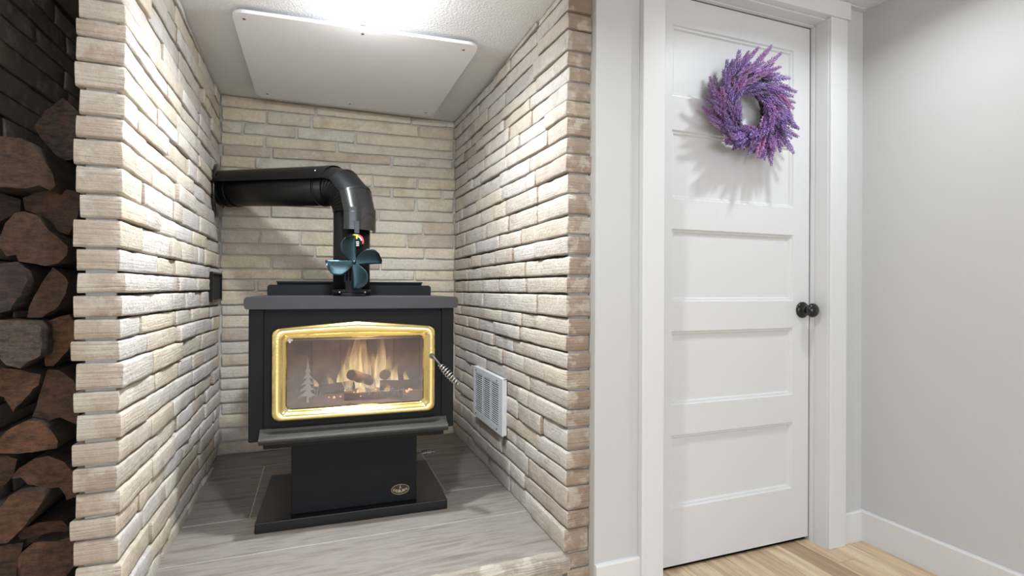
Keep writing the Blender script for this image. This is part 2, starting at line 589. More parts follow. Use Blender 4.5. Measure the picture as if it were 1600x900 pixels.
JOINTS_RIGHT=[[],[1.757,2.617],[2.078],[1.768,2.329],[],[1.811,2.101],[],[1.917,2.083],[1.645,2.574],[1.808],[1.746,1.846,2.114],[2.236,2.457],[1.745],[2.511],[1.743,1.984,2.206,2.433,2.605],[2.077],[1.842],[1.729,2.388],[1.881,2.116,2.484],[1.901,2.239,2.662],[1.739,2.428],[1.658,2.106],[1.806],[1.941],[1.679],[],[1.946],[1.809,2.109],[2.004],[2.019],[],[],[]]
JOINTS_BACK=[[],[0.504],[-0.244,-0.023],[-0.35,-0.099,0.203],[-0.251,0.104],[-0.219,0.397],[-0.294,0.17],[-0.076,0.291,0.543],[-0.138,0.397,0.686],[0.084,0.533],[-0.221],[0.217,0.574],[-0.27,-0.079,0.483],[-0.005,0.585],[-0.218,0.337],[-0.068,0.528],[-0.287],[],[],[],[],[],[],[],[],[],[],[],[],[],[],[],[]]
LOG_OUTLINES={
 'A':(1.78,[(-0.655,1.521),(-0.612,1.480),(-0.606,1.379),(-0.634,1.350),(-0.654,1.344),(-0.680,1.372),(-0.719,1.429),(-0.689,1.483)]),
 'B':(1.56,[(-0.743,1.326),(-0.703,1.349),(-0.656,1.351),(-0.632,1.339),(-0.611,1.301),(-0.592,1.269),(-0.587,1.241),(-0.598,1.227),(-0.618,1.241),(-0.647,1.231),(-0.691,1.231),(-0.743,1.230)]),
 'C':(1.62,[(-0.675,1.216),(-0.653,1.232),(-0.602,1.247),(-0.571,1.239),(-0.556,1.227),(-0.562,1.185),(-0.583,1.127),(-0.614,1.139),(-0.628,1.168),(-0.669,1.187)]),
 'D':(1.56,[(-0.650,1.175),(-0.628,1.168),(-0.614,1.157),(-0.601,1.133),(-0.565,1.097),(-0.564,1.077),(-0.581,1.055),(-0.611,1.047),(-0.657,1.058),(-0.663,1.074),(-0.682,1.069),(-0.697,1.099),(-0.685,1.146),(-0.663,1.171)]),
 'E':(1.68,[(-0.806,1.232),(-0.745,1.233),(-0.703,1.219),(-0.704,1.187),(-0.744,1.163),(-0.806,1.156)]),
 'F':(1.56,[(-0.748,1.038),(-0.685,1.053),(-0.658,1.056),(-0.638,1.036),(-0.640,1.014),(-0.648,0.990),(-0.672,0.943),(-0.691,0.935),(-0.748,0.938)]),
 'G':(1.58,[(-0.599,1.045),(-0.582,1.029),(-0.568,1.009),(-0.572,0.981),(-0.592,0.943),(-0.618,0.925),(-0.651,0.922),(-0.638,0.964),(-0.616,1.018)]),
 'H':(1.54,[(-0.738,0.917),(-0.682,0.919),(-0.619,0.918),(-0.605,0.906),(-0.604,0.835),(-0.629,0.821),(-0.644,0.808),(-0.670,0.817),(-0.681,0.839),(-0.738,0.840)]),
 'I':(1.6,[(-0.616,0.913),(-0.593,0.924),(-0.575,0.930),(-0.562,0.912),(-0.560,0.873),(-0.579,0.836),(-0.603,0.804),(-0.621,0.804),(-0.621,0.837),(-0.613,0.870),(-0.616,0.896)]),
 'J':(1.57,[(-0.724,0.785),(-0.689,0.807),(-0.653,0.799),(-0.619,0.784),(-0.624,0.760),(-0.647,0.732),(-0.672,0.702),(-0.688,0.735),(-0.723,0.752)]),
 'K':(1.58,[(-0.608,0.797),(-0.586,0.793),(-0.557,0.766),(-0.546,0.740),(-0.546,0.655),(-0.585,0.680),(-0.605,0.673),(-0.637,0.685),(-0.625,0.736)]),
 'L':(1.55,[(-0.714,0.626),(-0.685,0.646),(-0.663,0.670),(-0.638,0.683),(-0.613,0.677),(-0.590,0.657),(-0.575,0.628),(-0.580,0.612),(-0.623,0.608),(-0.653,0.603),(-0.685,0.609)]),
 'M':(1.57,[(-0.674,0.543),(-0.659,0.565),(-0.630,0.585),(-0.601,0.588),(-0.571,0.569),(-0.551,0.545),(-0.542,0.514),(-0.547,0.482),(-0.567,0.475),(-0.581,0.511),(-0.601,0.509),(-0.642,0.527),(-0.656,0.545)]),
 'N':(1.54,[(-0.640,0.519),(-0.595,0.512),(-0.601,0.488),(-0.624,0.455),(-0.649,0.423),(-0.667,0.403),(-0.714,0.409),(-0.714,0.482),(-0.680,0.490),(-0.665,0.512)]),
 'O':(1.62,[(-0.679,0.388),(-0.666,0.405),(-0.643,0.414),(-0.597,0.410),(-0.573,0.379),(-0.576,0.373),(-0.616,0.368),(-0.652,0.368),(-0.671,0.354)]),
 'P':(1.57,[(-0.659,0.358),(-0.632,0.383),(-0.597,0.382),(-0.557,0.387),(-0.536,0.324),(-0.552,0.310),(-0.566,0.292),(-0.571,0.246),(-0.657,0.264),(-0.661,0.310)]),
 'Q':(1.6,[(-0.742,0.368),(-0.693,0.375),(-0.660,0.379),(-0.674,0.347),(-0.676,0.290),(-0.682,0.252),(-0.742,0.264)]),
 'R':(1.62,[(-0.752,0.586),(-0.704,0.586),(-0.682,0.574),(-0.691,0.536),(-0.706,0.516),(-0.752,0.502)]),
 'S':(2.02,[(-0.784,1.403),(-0.739,1.392),(-0.700,1.403),(-0.695,1.311),(-0.747,1.307),(-0.765,1.353)]),
 'T':(2.02,[(-0.784,0.474),(-0.745,0.514),(-0.698,0.554),(-0.690,0.407),(-0.728,0.452)]),
 'U':(2.02,[(-0.800,0.272),(-0.781,0.329),(-0.744,0.366),(-0.700,0.317),(-0.690,0.164),(-0.739,0.269)]),
 'V':(2.02,[(-0.953,0.630),(-0.886,0.648),(-0.863,0.608),(-0.870,0.577),(-0.901,0.545),(-0.953,0.535)]),
 'W':(2.02,[(-0.826,1.043),(-0.786,1.058),(-0.789,1.030),(-0.817,0.959),(-0.836,0.904),(-0.867,0.916),(-0.836,0.984)]),
 'X':(2.02,[(-0.798,0.717),(-0.785,0.752),(-0.779,0.740),(-0.801,0.662),(-0.816,0.600),(-0.860,0.600),(-0.863,0.614),(-0.829,0.652)]),
}

# ------------------------------------------------------------------ room shell
s = MB()
s.box(-0.95, 0.835, ROOM_Y1, 1.50, ALC_CEIL, CEIL)                 # bulkhead over the alcove and niche
s.box(0.835, 1.003, ROOM_Y1, 1.62, 0, CEIL)
s.box(1.003, 1.93, ROOM_Y1, 1.62, 2.055, CEIL)
s.box(1.93, ROOM_X1, ROOM_Y1, 1.62, 0, CEIL)
s.box(ROOM_X0, -0.816, ROOM_Y1, 1.499, 0, CEIL)
struct(s, 'wall_front', M['drywall'], 'pale grey drywall holding the white door')
struct(MB().box(ROOM_X1, ROOM_X1 + 0.12, ROOM_Y0, 1.62, 0, CEIL), 'wall_right', M['drywall'], 'plain pale grey drywall at far right')
struct(MB().box(ROOM_X0 - 0.12, ROOM_X0, ROOM_Y0, 1.62, 0, CEIL), 'wall_left', M['drywall'])
s = MB()
ya, yb = ROOM_Y0 - 0.12, ROOM_Y0
edges = [ROOM_X0] + sum([[wx - ww / 2, wx + ww / 2] for wx, ww in FILL_WINDOWS], []) + [ROOM_X1]
for i in range(0, len(edges), 2):
    s.box(edges[i], edges[i + 1], ya, yb, 0, CEIL)
for wx, ww in FILL_WINDOWS:
    s.box(wx - ww / 2, wx + ww / 2, ya, yb, 0, 0.62)
    s.box(wx - ww / 2, wx + ww / 2, ya, yb, 1.9, CEIL)
struct(s, 'wall_behind', M['drywall'])
for i, (wx, ww) in enumerate(FILL_WINDOWS):
    s = MB()
    for a, b in ((wx - ww / 2, wx - ww / 2 + 0.05), (wx + ww / 2 - 0.05, wx + ww / 2), (wx - 0.02, wx + 0.02)):
        s.box(a, b, ya + 0.02, ya + 0.07, 0.62, 1.9)
    s.box(wx - ww / 2, wx + ww / 2, ya + 0.02, ya + 0.07, 0.62, 0.67).box(wx - ww / 2, wx + ww / 2, ya + 0.02, ya + 0.07, 1.85, 1.9)
    struct(s, 'window_%d' % (i + 1), M['white_trim'])  # unseen window frame, added to go with the fill light

struct(MB().box(ROOM_X0, ROOM_X1, ROOM_Y0, ROOM_Y1, CEIL, CEIL + 0.05), 'ceiling', M['ceiling'], 'pale ceiling of the room')
s = MB().box(-0.515, 0.834, 1.50, 3.06, ALC_CEIL, ALC_CEIL + 0.05)
struct(s, 'ceiling_alcove', M['ceiling'], 'stippled white ceiling of the stone alcove')
# metal angle round the ceiling edge
s = MB().box(ROOM_X1 - 0.022, ROOM_X1 - 0.001, ROOM_Y0, ROOM_Y1 - 0.001, CEIL - 0.004, CEIL).box(1.93, ROOM_X1 - 0.023, ROOM_Y1 - 0.022, ROOM_Y1 - 0.001, CEIL - 0.004, CEIL)
struct(s, 'trim_1', M['white_trim'], 'narrow white angle along the ceiling edge')
s = MB().box(ROOM_X1 - 0.10, ROOM_X1 - 0.078, ROOM_Y0, ROOM_Y1 - 0.10, CEIL - 0.006, CEIL)
struct(s, 'trim_2', M['white_trim'], 'thin ceiling grid strip near the right wall')

# floor planks
fl = struct(MB().box(ROOM_X0, ROOM_X1, ROOM_Y0, 1.66, -0.05, -0.004), 'floor', M['dark'], 'maple plank floor')
pw = 0.0895
x = 1.786 - pw * 45
col = 0
protos = {}
while x < ROOM_X1 - 0.002:
    x1 = min(x + pw, ROOM_X1 - 0.001)
    x0 = max(x, ROOM_X0)
    if x1 > x0 + 0.01:
        yy = 1.64 - RNG.uniform(0.25, 1.3)
        ys = [1.64]
        while yy > ROOM_Y0 + 0.25:
            ys.append(yy)
            yy -= RNG.uniform(1.15, 1.5)
        ys.append(ROOM_Y0)
        for a, b in zip(ys[1:], ys[:-1]):
            if x1 < -0.9 or x0 > 0.83 or b < 1.47:
                pass
            bb = b
            if -0.95 < (x0 + x1) / 2 < 0.83:
                bb = min(b, 1.47)
            if 1.08 < (x0 + x1) / 2 < 1.86:
                bb = min(b, 1.540)  # planks cut back so the dark base paints shade under the door
            if bb - a > 0.02:
                MB().box(x0 + 0.0007, x1 - 0.0007, a + 0.0007, bb - 0.0007, -0.004, 0.0, 0, 0.0012).build('plank', M['plank'], fl, ((x0 + x1) / 2, (a + bb) / 2, 0))
    x += pw

# baseboards
def baseboard(name, x0, x1, y0, y1, side, label=None):
    m = MB()
    h, t = 0.119, 0.014
    prof = [(0, 0), (t, 0), (t, h - 0.006), (t - 0.004, h), (0, h)]
    if side == 'front':
        m.prism(prof, lambda a, b, d: (d, y0 - a, b), x0, x1)
    elif side == 'right':
        m.prism(prof, lambda a, b, d: (x0 - a, d, b), y0, y1)
    elif side == 'left':
        m.prism(prof, lambda a, b, d: (x0 + a, d, b), y0, y1)
    else:
        m.prism(prof, lambda a, b, d: (d, y0 + a, b), x0, x1)
    struct(m, name, M['white_trim'], label)


baseboard('baseboard_front', 0.836, 1.0, ROOM_Y1, 0, 'front', 'short white baseboard between stone and door casing')
baseboard('baseboard_corner', 1.936, ROOM_X1 - 0.014, ROOM_Y1, 0, 'front', 'tiny white baseboard between casing and corner')
baseboard('baseboard_right', ROOM_X1, 0, ROOM_Y0 + 0.014, ROOM_Y1, 'right', 'long white baseboard along the right wall')
baseboard('baseboard_left', ROOM_X0, 0, ROOM_Y0 + 0.014, ROOM_Y1, 'left')
baseboard('baseboard_behind', ROOM_X0, ROOM_X1, ROOM_Y0, 0, 'behind')

# ------------------------------------------------------------------ door, jamb and casing
DX0, DX1, DY, DZ1 = 1.086, 1.844, 1.526, 2.040
CF = 1.436
struct(MB().box(0.998, 1.083, CF, ROOM_Y1, 0, 2.05, 0, 0.002), 'trim_3', M['white_trim'], 'white door casing board left of the door')
struct(MB().box(1.849, 1.938, CF, ROOM_Y1, 0, 2.05, 0, 0.002), 'trim_4', M['white_trim'], 'white door casing board right of the door')
struct(MB().box(0.985, 1.949, CF - 0.006, ROOM_Y1, 2.05, CEIL - 0.001, 0, 0.002), 'trim_5', M['white_trim'], 'white casing header over the door')
s = MB()
s.box(1.849, 1.93, ROOM_Y1, 1.66, 0, 2.047).box(1.003, 1.083, ROOM_Y1, 1.66, 0, 2.047).box(1.003, 1.93, ROOM_Y1, 1.66, 2.045, 2.055)
s.box(1.847, 1.849, CF + 0.012, 1.50, 0, 2.045).box(1.846, 1.849, 1.508, 1.522, 0, 2.045).box(1.083, 1.849, 1.508, 1.522, 2.042, 2.045)
struct(s, 'trim_6', M['white_trim'], 'white door jamb around the panelled door')
struct(MB().box(1.0, 1.95, 1.66, 1.70, -0.05, 2.10), 'wall_behind_door', M['dark'])  # added dark sheet that keeps the gap below the door black

door = MB()
PX0, PX1 = 1.181, 1.760
PZ = [(1.684, 1.940), (1.320, 1.566), (0.955, 1.214), (0.585, 0.849), (0.217, 0.478)]
T = 0.036
zb = 0.015
door.box(DX0, PX0, DY, DY + T, zb, DZ1).box(PX1, DX1, DY, DY + T, zb, DZ1)
zs = [DZ1] + sum([[b, a] for a, b in PZ], []) + [zb]
for i in range(0, len(zs), 2):
    door.box(PX0, PX1, DY, DY + T, zs[i + 1], zs[i])
door = struct(door, 'door_1', M['white_door'], 'white interior door with five recessed horizontal panels')
for z0, z1 in PZ:
    p = MB()
    rings = [(0, 0.0), (0.004, 0.0065), (0.010, 0.0070), (0.014, 0.0130), (0.016, 0.0135)]
    vs_ = []
    for ins, dep in rings:
        vs_ += [(PX0 + ins, DY + dep, z0 + ins), (PX1 - ins, DY + dep, z0 + ins), (PX1 - ins, DY + dep, z1 - ins), (PX0 + ins, DY + dep, z1 - ins)]
    fs = []
    for i in range(len(rings) - 1):
        for k in range(4):
            fs.append((i * 4 + k, i * 4 + (k + 1) % 4, i * 4 + 4 + (k + 1) % 4, i * 4 + 4 + k))
    n = (len(rings) - 1) * 4
    fs.append((n, n + 1, n + 2, n + 3))
    p.add(vs_, fs)
    p.build('panel', M['white_door'], door)
# black knob with rosette
KX, KZ = 1.806, 0.919
k = MB().lathe([(0, 0), (0.0, 0.0), (0.006, 0.0), (0.029, 0), (0.032, 0.002), (0.032, 0.006), (0.027, 0.010), (0.014, 0.012), (0.011, 0.016), (0.011, 0.028), (0.015, 0.032), (0.024, 0.038), (0.0275, 0.046), (0.027, 0.053), (0.022, 0.060), (0.012, 0.064), (0.0, 0.065)], (KX, DY, KZ), (0, -1, 0), 36)
tag(k.build('door_knob', M['knob'], door), 'glossy black round door knob')

# ------------------------------------------------------------------ split stone walls
YF, YB = 1.49, 2.972


def lerp(a, b, t):
    return a + (b - a) * t


def rough_stone(name, fn, u0, u1, zb_fn, zt_fn, proud, depth, mats, parent, seed, rough=0.0034, nz=3, nd=2, end_rough=0.004):
    """one split stone: fn(u, z, d) gives the world point, d is how far it stands proud of the mortar"""
    L = abs(u1 - u0)
    nm = max(1, min(8, round(L / 0.045)))
    e = min(0.2, 0.006 / L)
    TU = [0.0] + [e + (1 - 2 * e) * i / nm for i in range(nm + 1)] + [1.0]
    nu = nm + 2
    TZ = [0.0, 0.10, 0.50, 0.90, 1.0] if nz >= 3 else [0.0, 0.12, 0.88, 1.0]
    nz = len(TZ) - 1
    rv = random.Random(seed)
    off = Vector((rv.uniform(0, 90), rv.uniform(0, 90), rv.uniform(0, 90)))
    idx, vs_ = {}, []
    tilt_p = rv.uniform(-0.0035, 0.0035)
    slant = rv.uniform(-0.004, 0.004)
    for i in range(nu + 1):
        for j in range(nz + 1):
            for k in range(nd + 1):
                if 0 < i < nu and 0 < j < nz and 0 < k:
                    continue
                tu, tz, td = TU[i], TZ[j], k / nd
                u = lerp(u0, u1, tu)
                zb_, zt_ = zb_fn(u), zt_fn(u)
                z = lerp(zb_, zt_, tz)
                q = Vector((u * 14, z * 22, td * 3)) + off
                nn = noise.noise(q)
                n2 = noise.noise(q * 2.7 + Vector((5, 9, 2)))
                d = proud - depth * td
                if k == 0:
                    d += nn * rough + n2 * rough * 0.6 + tilt_p * (2 * tu - 1)
                    if j in (0, nz):
                        d -= 0.0014 + 0.005 * max(0, n2)
                    if i in (0, nu):
                        d -= 0.0018 + 0.003 * max(0, nn)
                if j == 0:
                    z += 0.0055 * max(0, noise.noise(q * 1.1)) - 0.0015
                if j == nz:
                    z -= 0.0055 * max(0, noise.noise(q * 1.1 + Vector((3, 3, 3)))) - 0.0015
                if i in (0, nu):
                    sg = (1 if u1 > u0 else -1) * (1 if i == 0 else -1)
                    u += sg * (max(-0.3, noise.noise(q * 1.3 + Vector((7, 1, 4)))) * end_rough + slant * 0.5 * (2 * tz - 1))
                    if j in (0, nz):
                        u += sg * 0.0025
                idx[i, j, k] = len(vs_)
                vs_.append(Vector(fn(u, z, d)))
    m = MB()
    c = sum(vs_, Vector()) / len(vs_)
    g = lambda *a: idx[a]
    fr = [(g(i, j, 0), g(i + 1, j, 0), g(i + 1, j + 1, 0), g(i, j + 1, 0)) for i in range(nu) for j in range(nz)]
    tb = [(g(i, j, k), g(i + 1, j, k), g(i + 1, j, k + 1), g(i, j, k + 1)) for i in range(nu) for j in (0, nz) for k in range(nd)]
    en = [(g(i, j, k), g(i, j + 1, k), g(i, j + 1, k + 1), g(i, j, k + 1)) for i in (0, nu) for j in range(nz) for k in range(nd)]
    m.v = [tuple(v) for v in vs_]
    m.f = fr + tb + en
    m.m = [0] * len(fr) + [0] * len(tb) + [1] * len(en)
    m.s = [True] * len(fr) + [False] * len(tb) + [True] * len(en)
    return m.build(name, mats, parent, c)


def fill_joints(js, a, b, lo, hi, rv, jit):
    """split long stretches between measured joints into natural stone lengths"""
    pts = [a] + [j for j in js if a + 0.06 < j < b - 0.06] + [b]
    out = [a]
    for p, q in zip(pts[:-1], pts[1:]):
        while q - out[-1] > hi:
            step = rv.uniform(lo, hi)
            if q - out[-1] - step < 0.09:
                step = (q - out[-1]) * rv.uniform(0.4, 0.6)
            out.append(out[-1] + step)
        out.append(q)
    return out


def lface(y):
    return lerp(-0.432, -0.452, (y - YF) / (YB - YF))


def rface(y):
    return lerp(0.748, 0.757, (y - YF) / (YB - YF))


def side_wall(name, label, face, sgn, cf, cb, joints, core_box, mats, seed, thick):
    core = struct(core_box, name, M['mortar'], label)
    rv = random.Random(seed)
    PR = 0.020
    fn = lambda u, z, d: (face(u) + sgn * (d - PR), u, z)
    for i in range(len(cf) - 1):
        t_ = lambda y, a=cf[i], b=cb[i]: min(ALC_CEIL - 0.001, lerp(a, b, (y - YF) / (YB - YF)))
        b_ = lambda y, a=cf[i + 1], b=cb[i + 1]: max(0.001, lerp(a, b, (y - YF) / (YB - YF)))
        if t_(YF) - b_(YF) < 0.015 and t_(YB) - b_(YB) < 0.015:
            continue
        gap = rv.uniform(0.0030, 0.0052)
        js = fill_joints(joints[i], YF + rv.uniform(-0.005, 0.004), YB - 0.004, 0.22, 0.42, rv, 0)
        for n, (p, q) in enumerate(zip(js[:-1], js[1:])):
            if t_(q) - b_(q) < 0.018 and t_(p) - b_(p) < 0.018:
                continue
            if t_(q) - b_(q) < 0.004 or t_(p) - b_(p) < 0.004:
                if t_(p) - b_(p) < 0.004:
                    continue
                tt = lambda y, f=t_, bf=b_: max(f(y), bf(y) + 0.012)
            else:
                tt = t_
            hg = rv.uniform(0.0008, 0.0026)
            rough_stone('stone', fn, p + (hg if n else 0), q - hg, lambda y, f=b_, g=gap: f(y) + g, lambda y, f=tt, g=gap: f(y) - g,
                        PR + rv.uniform(-0.006, 0.005), thick + rv.uniform(-0.006, 0.004) if n == 0 else 0.06, mats, core, rv.random() * 1e6)
    return core


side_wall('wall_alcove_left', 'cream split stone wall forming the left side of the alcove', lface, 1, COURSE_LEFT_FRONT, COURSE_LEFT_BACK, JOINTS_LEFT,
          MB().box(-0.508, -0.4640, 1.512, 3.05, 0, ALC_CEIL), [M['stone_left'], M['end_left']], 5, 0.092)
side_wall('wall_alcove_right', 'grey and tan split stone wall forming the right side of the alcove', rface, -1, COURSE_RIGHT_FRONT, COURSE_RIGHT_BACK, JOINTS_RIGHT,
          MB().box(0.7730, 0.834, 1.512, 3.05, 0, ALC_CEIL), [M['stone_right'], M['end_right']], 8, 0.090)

for nm_, a_, b_ in (('wall_alcove_left', -0.508, -0.448), ('wall_alcove_right', 0.762, 0.834)):
    MB().box(a_, b_, 1.503, 1.512, 0, ALC_CEIL - 0.001).build('pier_mortar', M['mortar_light'], bpy.data.objects[nm_])
core = struct(MB().box(-0.463, 0.772, 2.978, 3.05, 0, ALC_CEIL), 'wall_alcove_back', M['mortar_back'], 'tan coursed stone wall at the back of the alcove')
rv = random.Random(3)
fnb = lambda u, z, d: (u, 2.978 - d, z)
BX0, BX1 = -0.458, 0.764
for i in range(1, len(COURSE_LEFT_BACK) - 4):
    t_ = lambda x, a=COURSE_LEFT_BACK[i], b=COURSE_RIGHT_BACK[i]: min(ALC_CEIL - 0.001, lerp(a, b, (x - BX0) / (BX1 - BX0)))
    b_ = lambda x, a=COURSE_LEFT_BACK[i + 1], b=COURSE_RIGHT_BACK[i + 1]: lerp(a, b, (x - BX0) / (BX1 - BX0))
    js = fill_joints(JOINTS_BACK[i], BX0 + rv.uniform(-0.004, 0.012), BX1 - rv.uniform(-0.004, 0.012), 0.3, 0.72, rv, 0)
    for p, q in zip(js[:-1], js[1:]):
        hg = rv.uniform(0.003, 0.008)
        rough_stone('stone', fnb, p + hg, q - hg, lambda x, f=b_: f(x) + 0.0042, lambda x, f=t_: f(x) - 0.0042,
                    0.011 + rv.uniform(-0.003, 0.003), 0.03, [M['stone_back'], M['stone_back']], core, rv.random() * 1e6, 0.0025, 3, 1, 0.006)

# firewood niche beyond the left pier
NX = -0.80
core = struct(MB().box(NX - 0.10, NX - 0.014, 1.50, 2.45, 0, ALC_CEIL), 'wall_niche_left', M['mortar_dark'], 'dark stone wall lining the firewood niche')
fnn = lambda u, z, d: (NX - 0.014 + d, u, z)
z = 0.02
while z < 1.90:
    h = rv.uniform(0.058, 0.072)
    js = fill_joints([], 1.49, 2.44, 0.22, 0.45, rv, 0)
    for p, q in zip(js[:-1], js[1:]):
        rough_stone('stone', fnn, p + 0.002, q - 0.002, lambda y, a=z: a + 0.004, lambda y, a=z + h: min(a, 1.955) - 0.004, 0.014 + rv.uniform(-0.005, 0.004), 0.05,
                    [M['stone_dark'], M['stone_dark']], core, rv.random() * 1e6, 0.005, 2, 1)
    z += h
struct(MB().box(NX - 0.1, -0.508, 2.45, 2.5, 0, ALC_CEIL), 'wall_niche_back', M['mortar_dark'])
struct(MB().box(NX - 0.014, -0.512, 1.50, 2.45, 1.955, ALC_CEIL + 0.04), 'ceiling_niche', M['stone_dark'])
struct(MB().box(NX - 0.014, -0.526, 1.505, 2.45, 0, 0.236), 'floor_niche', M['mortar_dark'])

# ------------------------------------------------------------------ raised hearth
hearth = struct(MB().box(-0.462, 0.772, 1.53, 2.975, 0, 0.1525), 'floor_hearth', M['grout'], 'raised hearth of streaked grey-brown stone tiles')
rows = [(2.122, 2.72, [-0.225, 0.15, 0.51]), (1.832, 2.118, []), (2.724, 2.972, [0.02, 0.40])]
for y0, y1, js in rows:
    xs = [-0.463] + js + [0.770]
    for p, q in zip(xs[:-1], xs[1:]):
        MB().box(p + 0.002, q - 0.002, y0 + 0.001, y1 - 0.001, 0.132, HEARTH, 0, 0.002).build('tile', M['tile'], hearth, ((p + q) / 2, (y0 + y1) / 2, 0.15))
# front slab with a rough split nose
m = MB()
nx, x0, x1 = 40, -0.455, 0.765
prof = [(1.828, HEARTH), (1.512, HEARTH), (1.500, HEARTH - 0.006), (1.490, HEARTH - 0.022), (1.488, HEARTH - 0.042), (1.494, HEARTH - 0.066), (1.53, HEARTH - 0.07)]
vs_ = []
for i in range(nx + 1):
    xx = lerp(x0, x1, i / nx)
    for j, (y, zz) in enumerate(prof):
        jit = noise.noise(Vector((xx * 17, j * 0.9, 3.1))) if 1 <= j <= 5 else 0
        vs_.append((xx, y + jit * 0.009, zz + (jit * 0.003 if j >= 2 else 0)))
np_ = len(prof)
m.add(vs_, [(i * np_ + j, i * np_ + j + 1, (i + 1) * np_ + j + 1, (i + 1) * np_ + j) for i in range(nx) for j in range(1)], 0)
m.add(vs_, [(i * np_ + j, i * np_ + j + 1, (i + 1) * np_ + j + 1, (i + 1) * np_ + j) for i in range(nx) for j in range(1, np_ - 1)], 1)
m.build('front_slab', [M['tile'], M['tile_edge']], hearth, (0.15, 1.66, 0.15))
for i, (p, q) in enumerate([(-0.432, -0.12), (-0.115, 0.31), (0.315, 0.745)]):
    rough_stone('stone', lambda u, z, d: (u, 1.53 - d, z), p, q, lambda u: 0.004, lambda u: 0.078, 0.022, 0.06, [M['stone_right'], M['end_right']], hearth, 77 + i)

# ------------------------------------------------------------------ wood stove
SL = (0.1485, 2.2, HEARTH)
stove = thing('wood_stove', SL, 'black steel wood stove with gold framed glass door on a pedestal', 'stove', None, math.radians(-1.8))
stove.scale = (1.012, 1, 1)
BLK, TOP = M['steel_black'], M['steel_top']
MB().box(-0.330, 0.330, -0.240, 0.250, 0, 0.037, 0, 0.003).build('base_plate', M['base_gloss'], stove)
ped = MB().box(-0.2185, 0.2185, -0.205, 0.150, 0.037, 0.318, 0, 0.003).build('pedestal', BLK, stove)
body = MB()
bx = 0.348
body.box(-bx, -bx + 0.012, -0.246, 0.215, 0.318, 0.771).box(bx - 0.012, bx, -0.246, 0.215, 0.318, 0.771)
body.box(-bx + 0.012, bx - 0.012, -0.235, 0.215, 0.318, 0.330).box(-bx + 0.012, bx - 0.012, 0.203, 0.215, 0.33, 0.771)
body.box(-bx + 0.012, bx - 0.012, -0.235, 0.203, 0.759, 0.771)
# front plate with the fire opening
body.box(-0.306, -0.236, -0.247, -0.235, 0.33, 0.759).box(0.236, 0.306, -0.247, -0.235, 0.33, 0.759)
body.box(-0.236, 0.236, -0.247, -0.235, 0.672, 0.759).box(-0.236, 0.236, -0.247, -0.235, 0.33, 0.420)
body.build('body', BLK, stove)
for sg in (-1, 1):
    a, b = sorted((sg * 0.349, sg * 0.302))
    MB().box(a, b, -0.252, -0.236, 0.318, 0.771, 0, 0.004).build('side_post', BLK, stove)
# top plate with rounded ends
tp = []
for t in range(7):
    a = math.radians(-90 + 30 * t)
    tp.append((0.352 + 0.010 * math.cos(a), 0.792 + 0.021 * math.sin(a)))
for t in range(7):
    a = math.radians(90 + 30 * t)
    tp.append((-0.352 + 0.010 * math.cos(a), 0.792 + 0.021 * math.sin(a)))
MB().prism(tp, lambda a, b, d: (a, d, b), -0.272, 0.236).build('top_plate', TOP, stove)
sh = [(-0.345, 0.813), (0.345, 0.813), (0.345, 0.848), (0.341, 0.855), (0.334, 0.858), (-0.334, 0.858), (-0.341, 0.855), (-0.345, 0.848)]
MB().prism(sh, lambda a, b, d: (a, d, b), 0.226, 0.234).build('rear_lip', BLK, stove)
MB().box(-0.314, 0.314, 0.30, 0.308, 0.25, 0.870).box(-0.314, 0.314, 0.270, 0.308, 0.868, 0.874).box(-0.25, -0.23, 0.215, 0.30, 0.6, 0.62).box(0.23, 0.25, 0.215, 0.30, 0.6, 0.62).build('heat_shield', BLK, stove)
# ash lip below the door
lp = [(-0.235, 0.362), (-0.258, 0.362), (-0.262, 0.353), (-0.292, 0.340), (-0.300, 0.334), (-0.300, 0.328), (-0.290, 0.316), (-0.235, 0.316)]
MB().prism(lp, lambda a, b, d: (d, a, b), -0.313, 0.320, 0).build('ash_lip', M['lip'], stove)
MB().box(-0.300, 0.306, -0.282, -0.235, 0.300, 0.317, 0, 0.002).build('ash_lip_bracket', BLK, stove)

# brass door frame: swept ring with a rolled outer edge and a stepped inner edge
d_root = None
O_ = dict(x0=-0.278, x1=0.277, z0=0.386, z1=0.709)
I_ = dict(x0=-0.230, x1=0.232, z0=0.426, z1=0.668)
prof = [(0.0, 0.000), (0.0, 0.014), (0.05, 0.022), (0.14, 0.028), (0.32, 0.031), (0.52, 0.030), (0.66, 0.026), (0.74, 0.018), (0.80, 0.0165), (0.90, 0.0155), (0.97, 0.010), (1.0, 0.004), (1.0, 0.0)]
loops = []
for t, hgt in prof:
    g = lambda k: lerp(O_[k], I_[k], t)
    pts = rrect(g('x0'), g('x1'), g('z0'), g('z1'), lerp(0.028, 0.014, t), lerp(0.020, 0.0, t))
    loops.append([(px, -0.252 - hgt, pz) for px, pz in pts])
n = len(loops[0])
fd = MB()
fd.add([p for lp_ in loops for p in lp_], [(i * n + k, i * n + (k + 1) % n, (i + 1) * n + (k + 1) % n, (i + 1) * n + k) for i in range(len(loops) - 1) for k in range(n)], 0, True)
frame = fd.build('door_frame', M['gold'], stove)
tag(frame, 'polished gold door frame with gently peaked top')
gp = MB().box(-0.2295, 0.2315, -0.257, -0.253, 0.4265, 0.6675).build('glass_pane', M['glass'], frame)
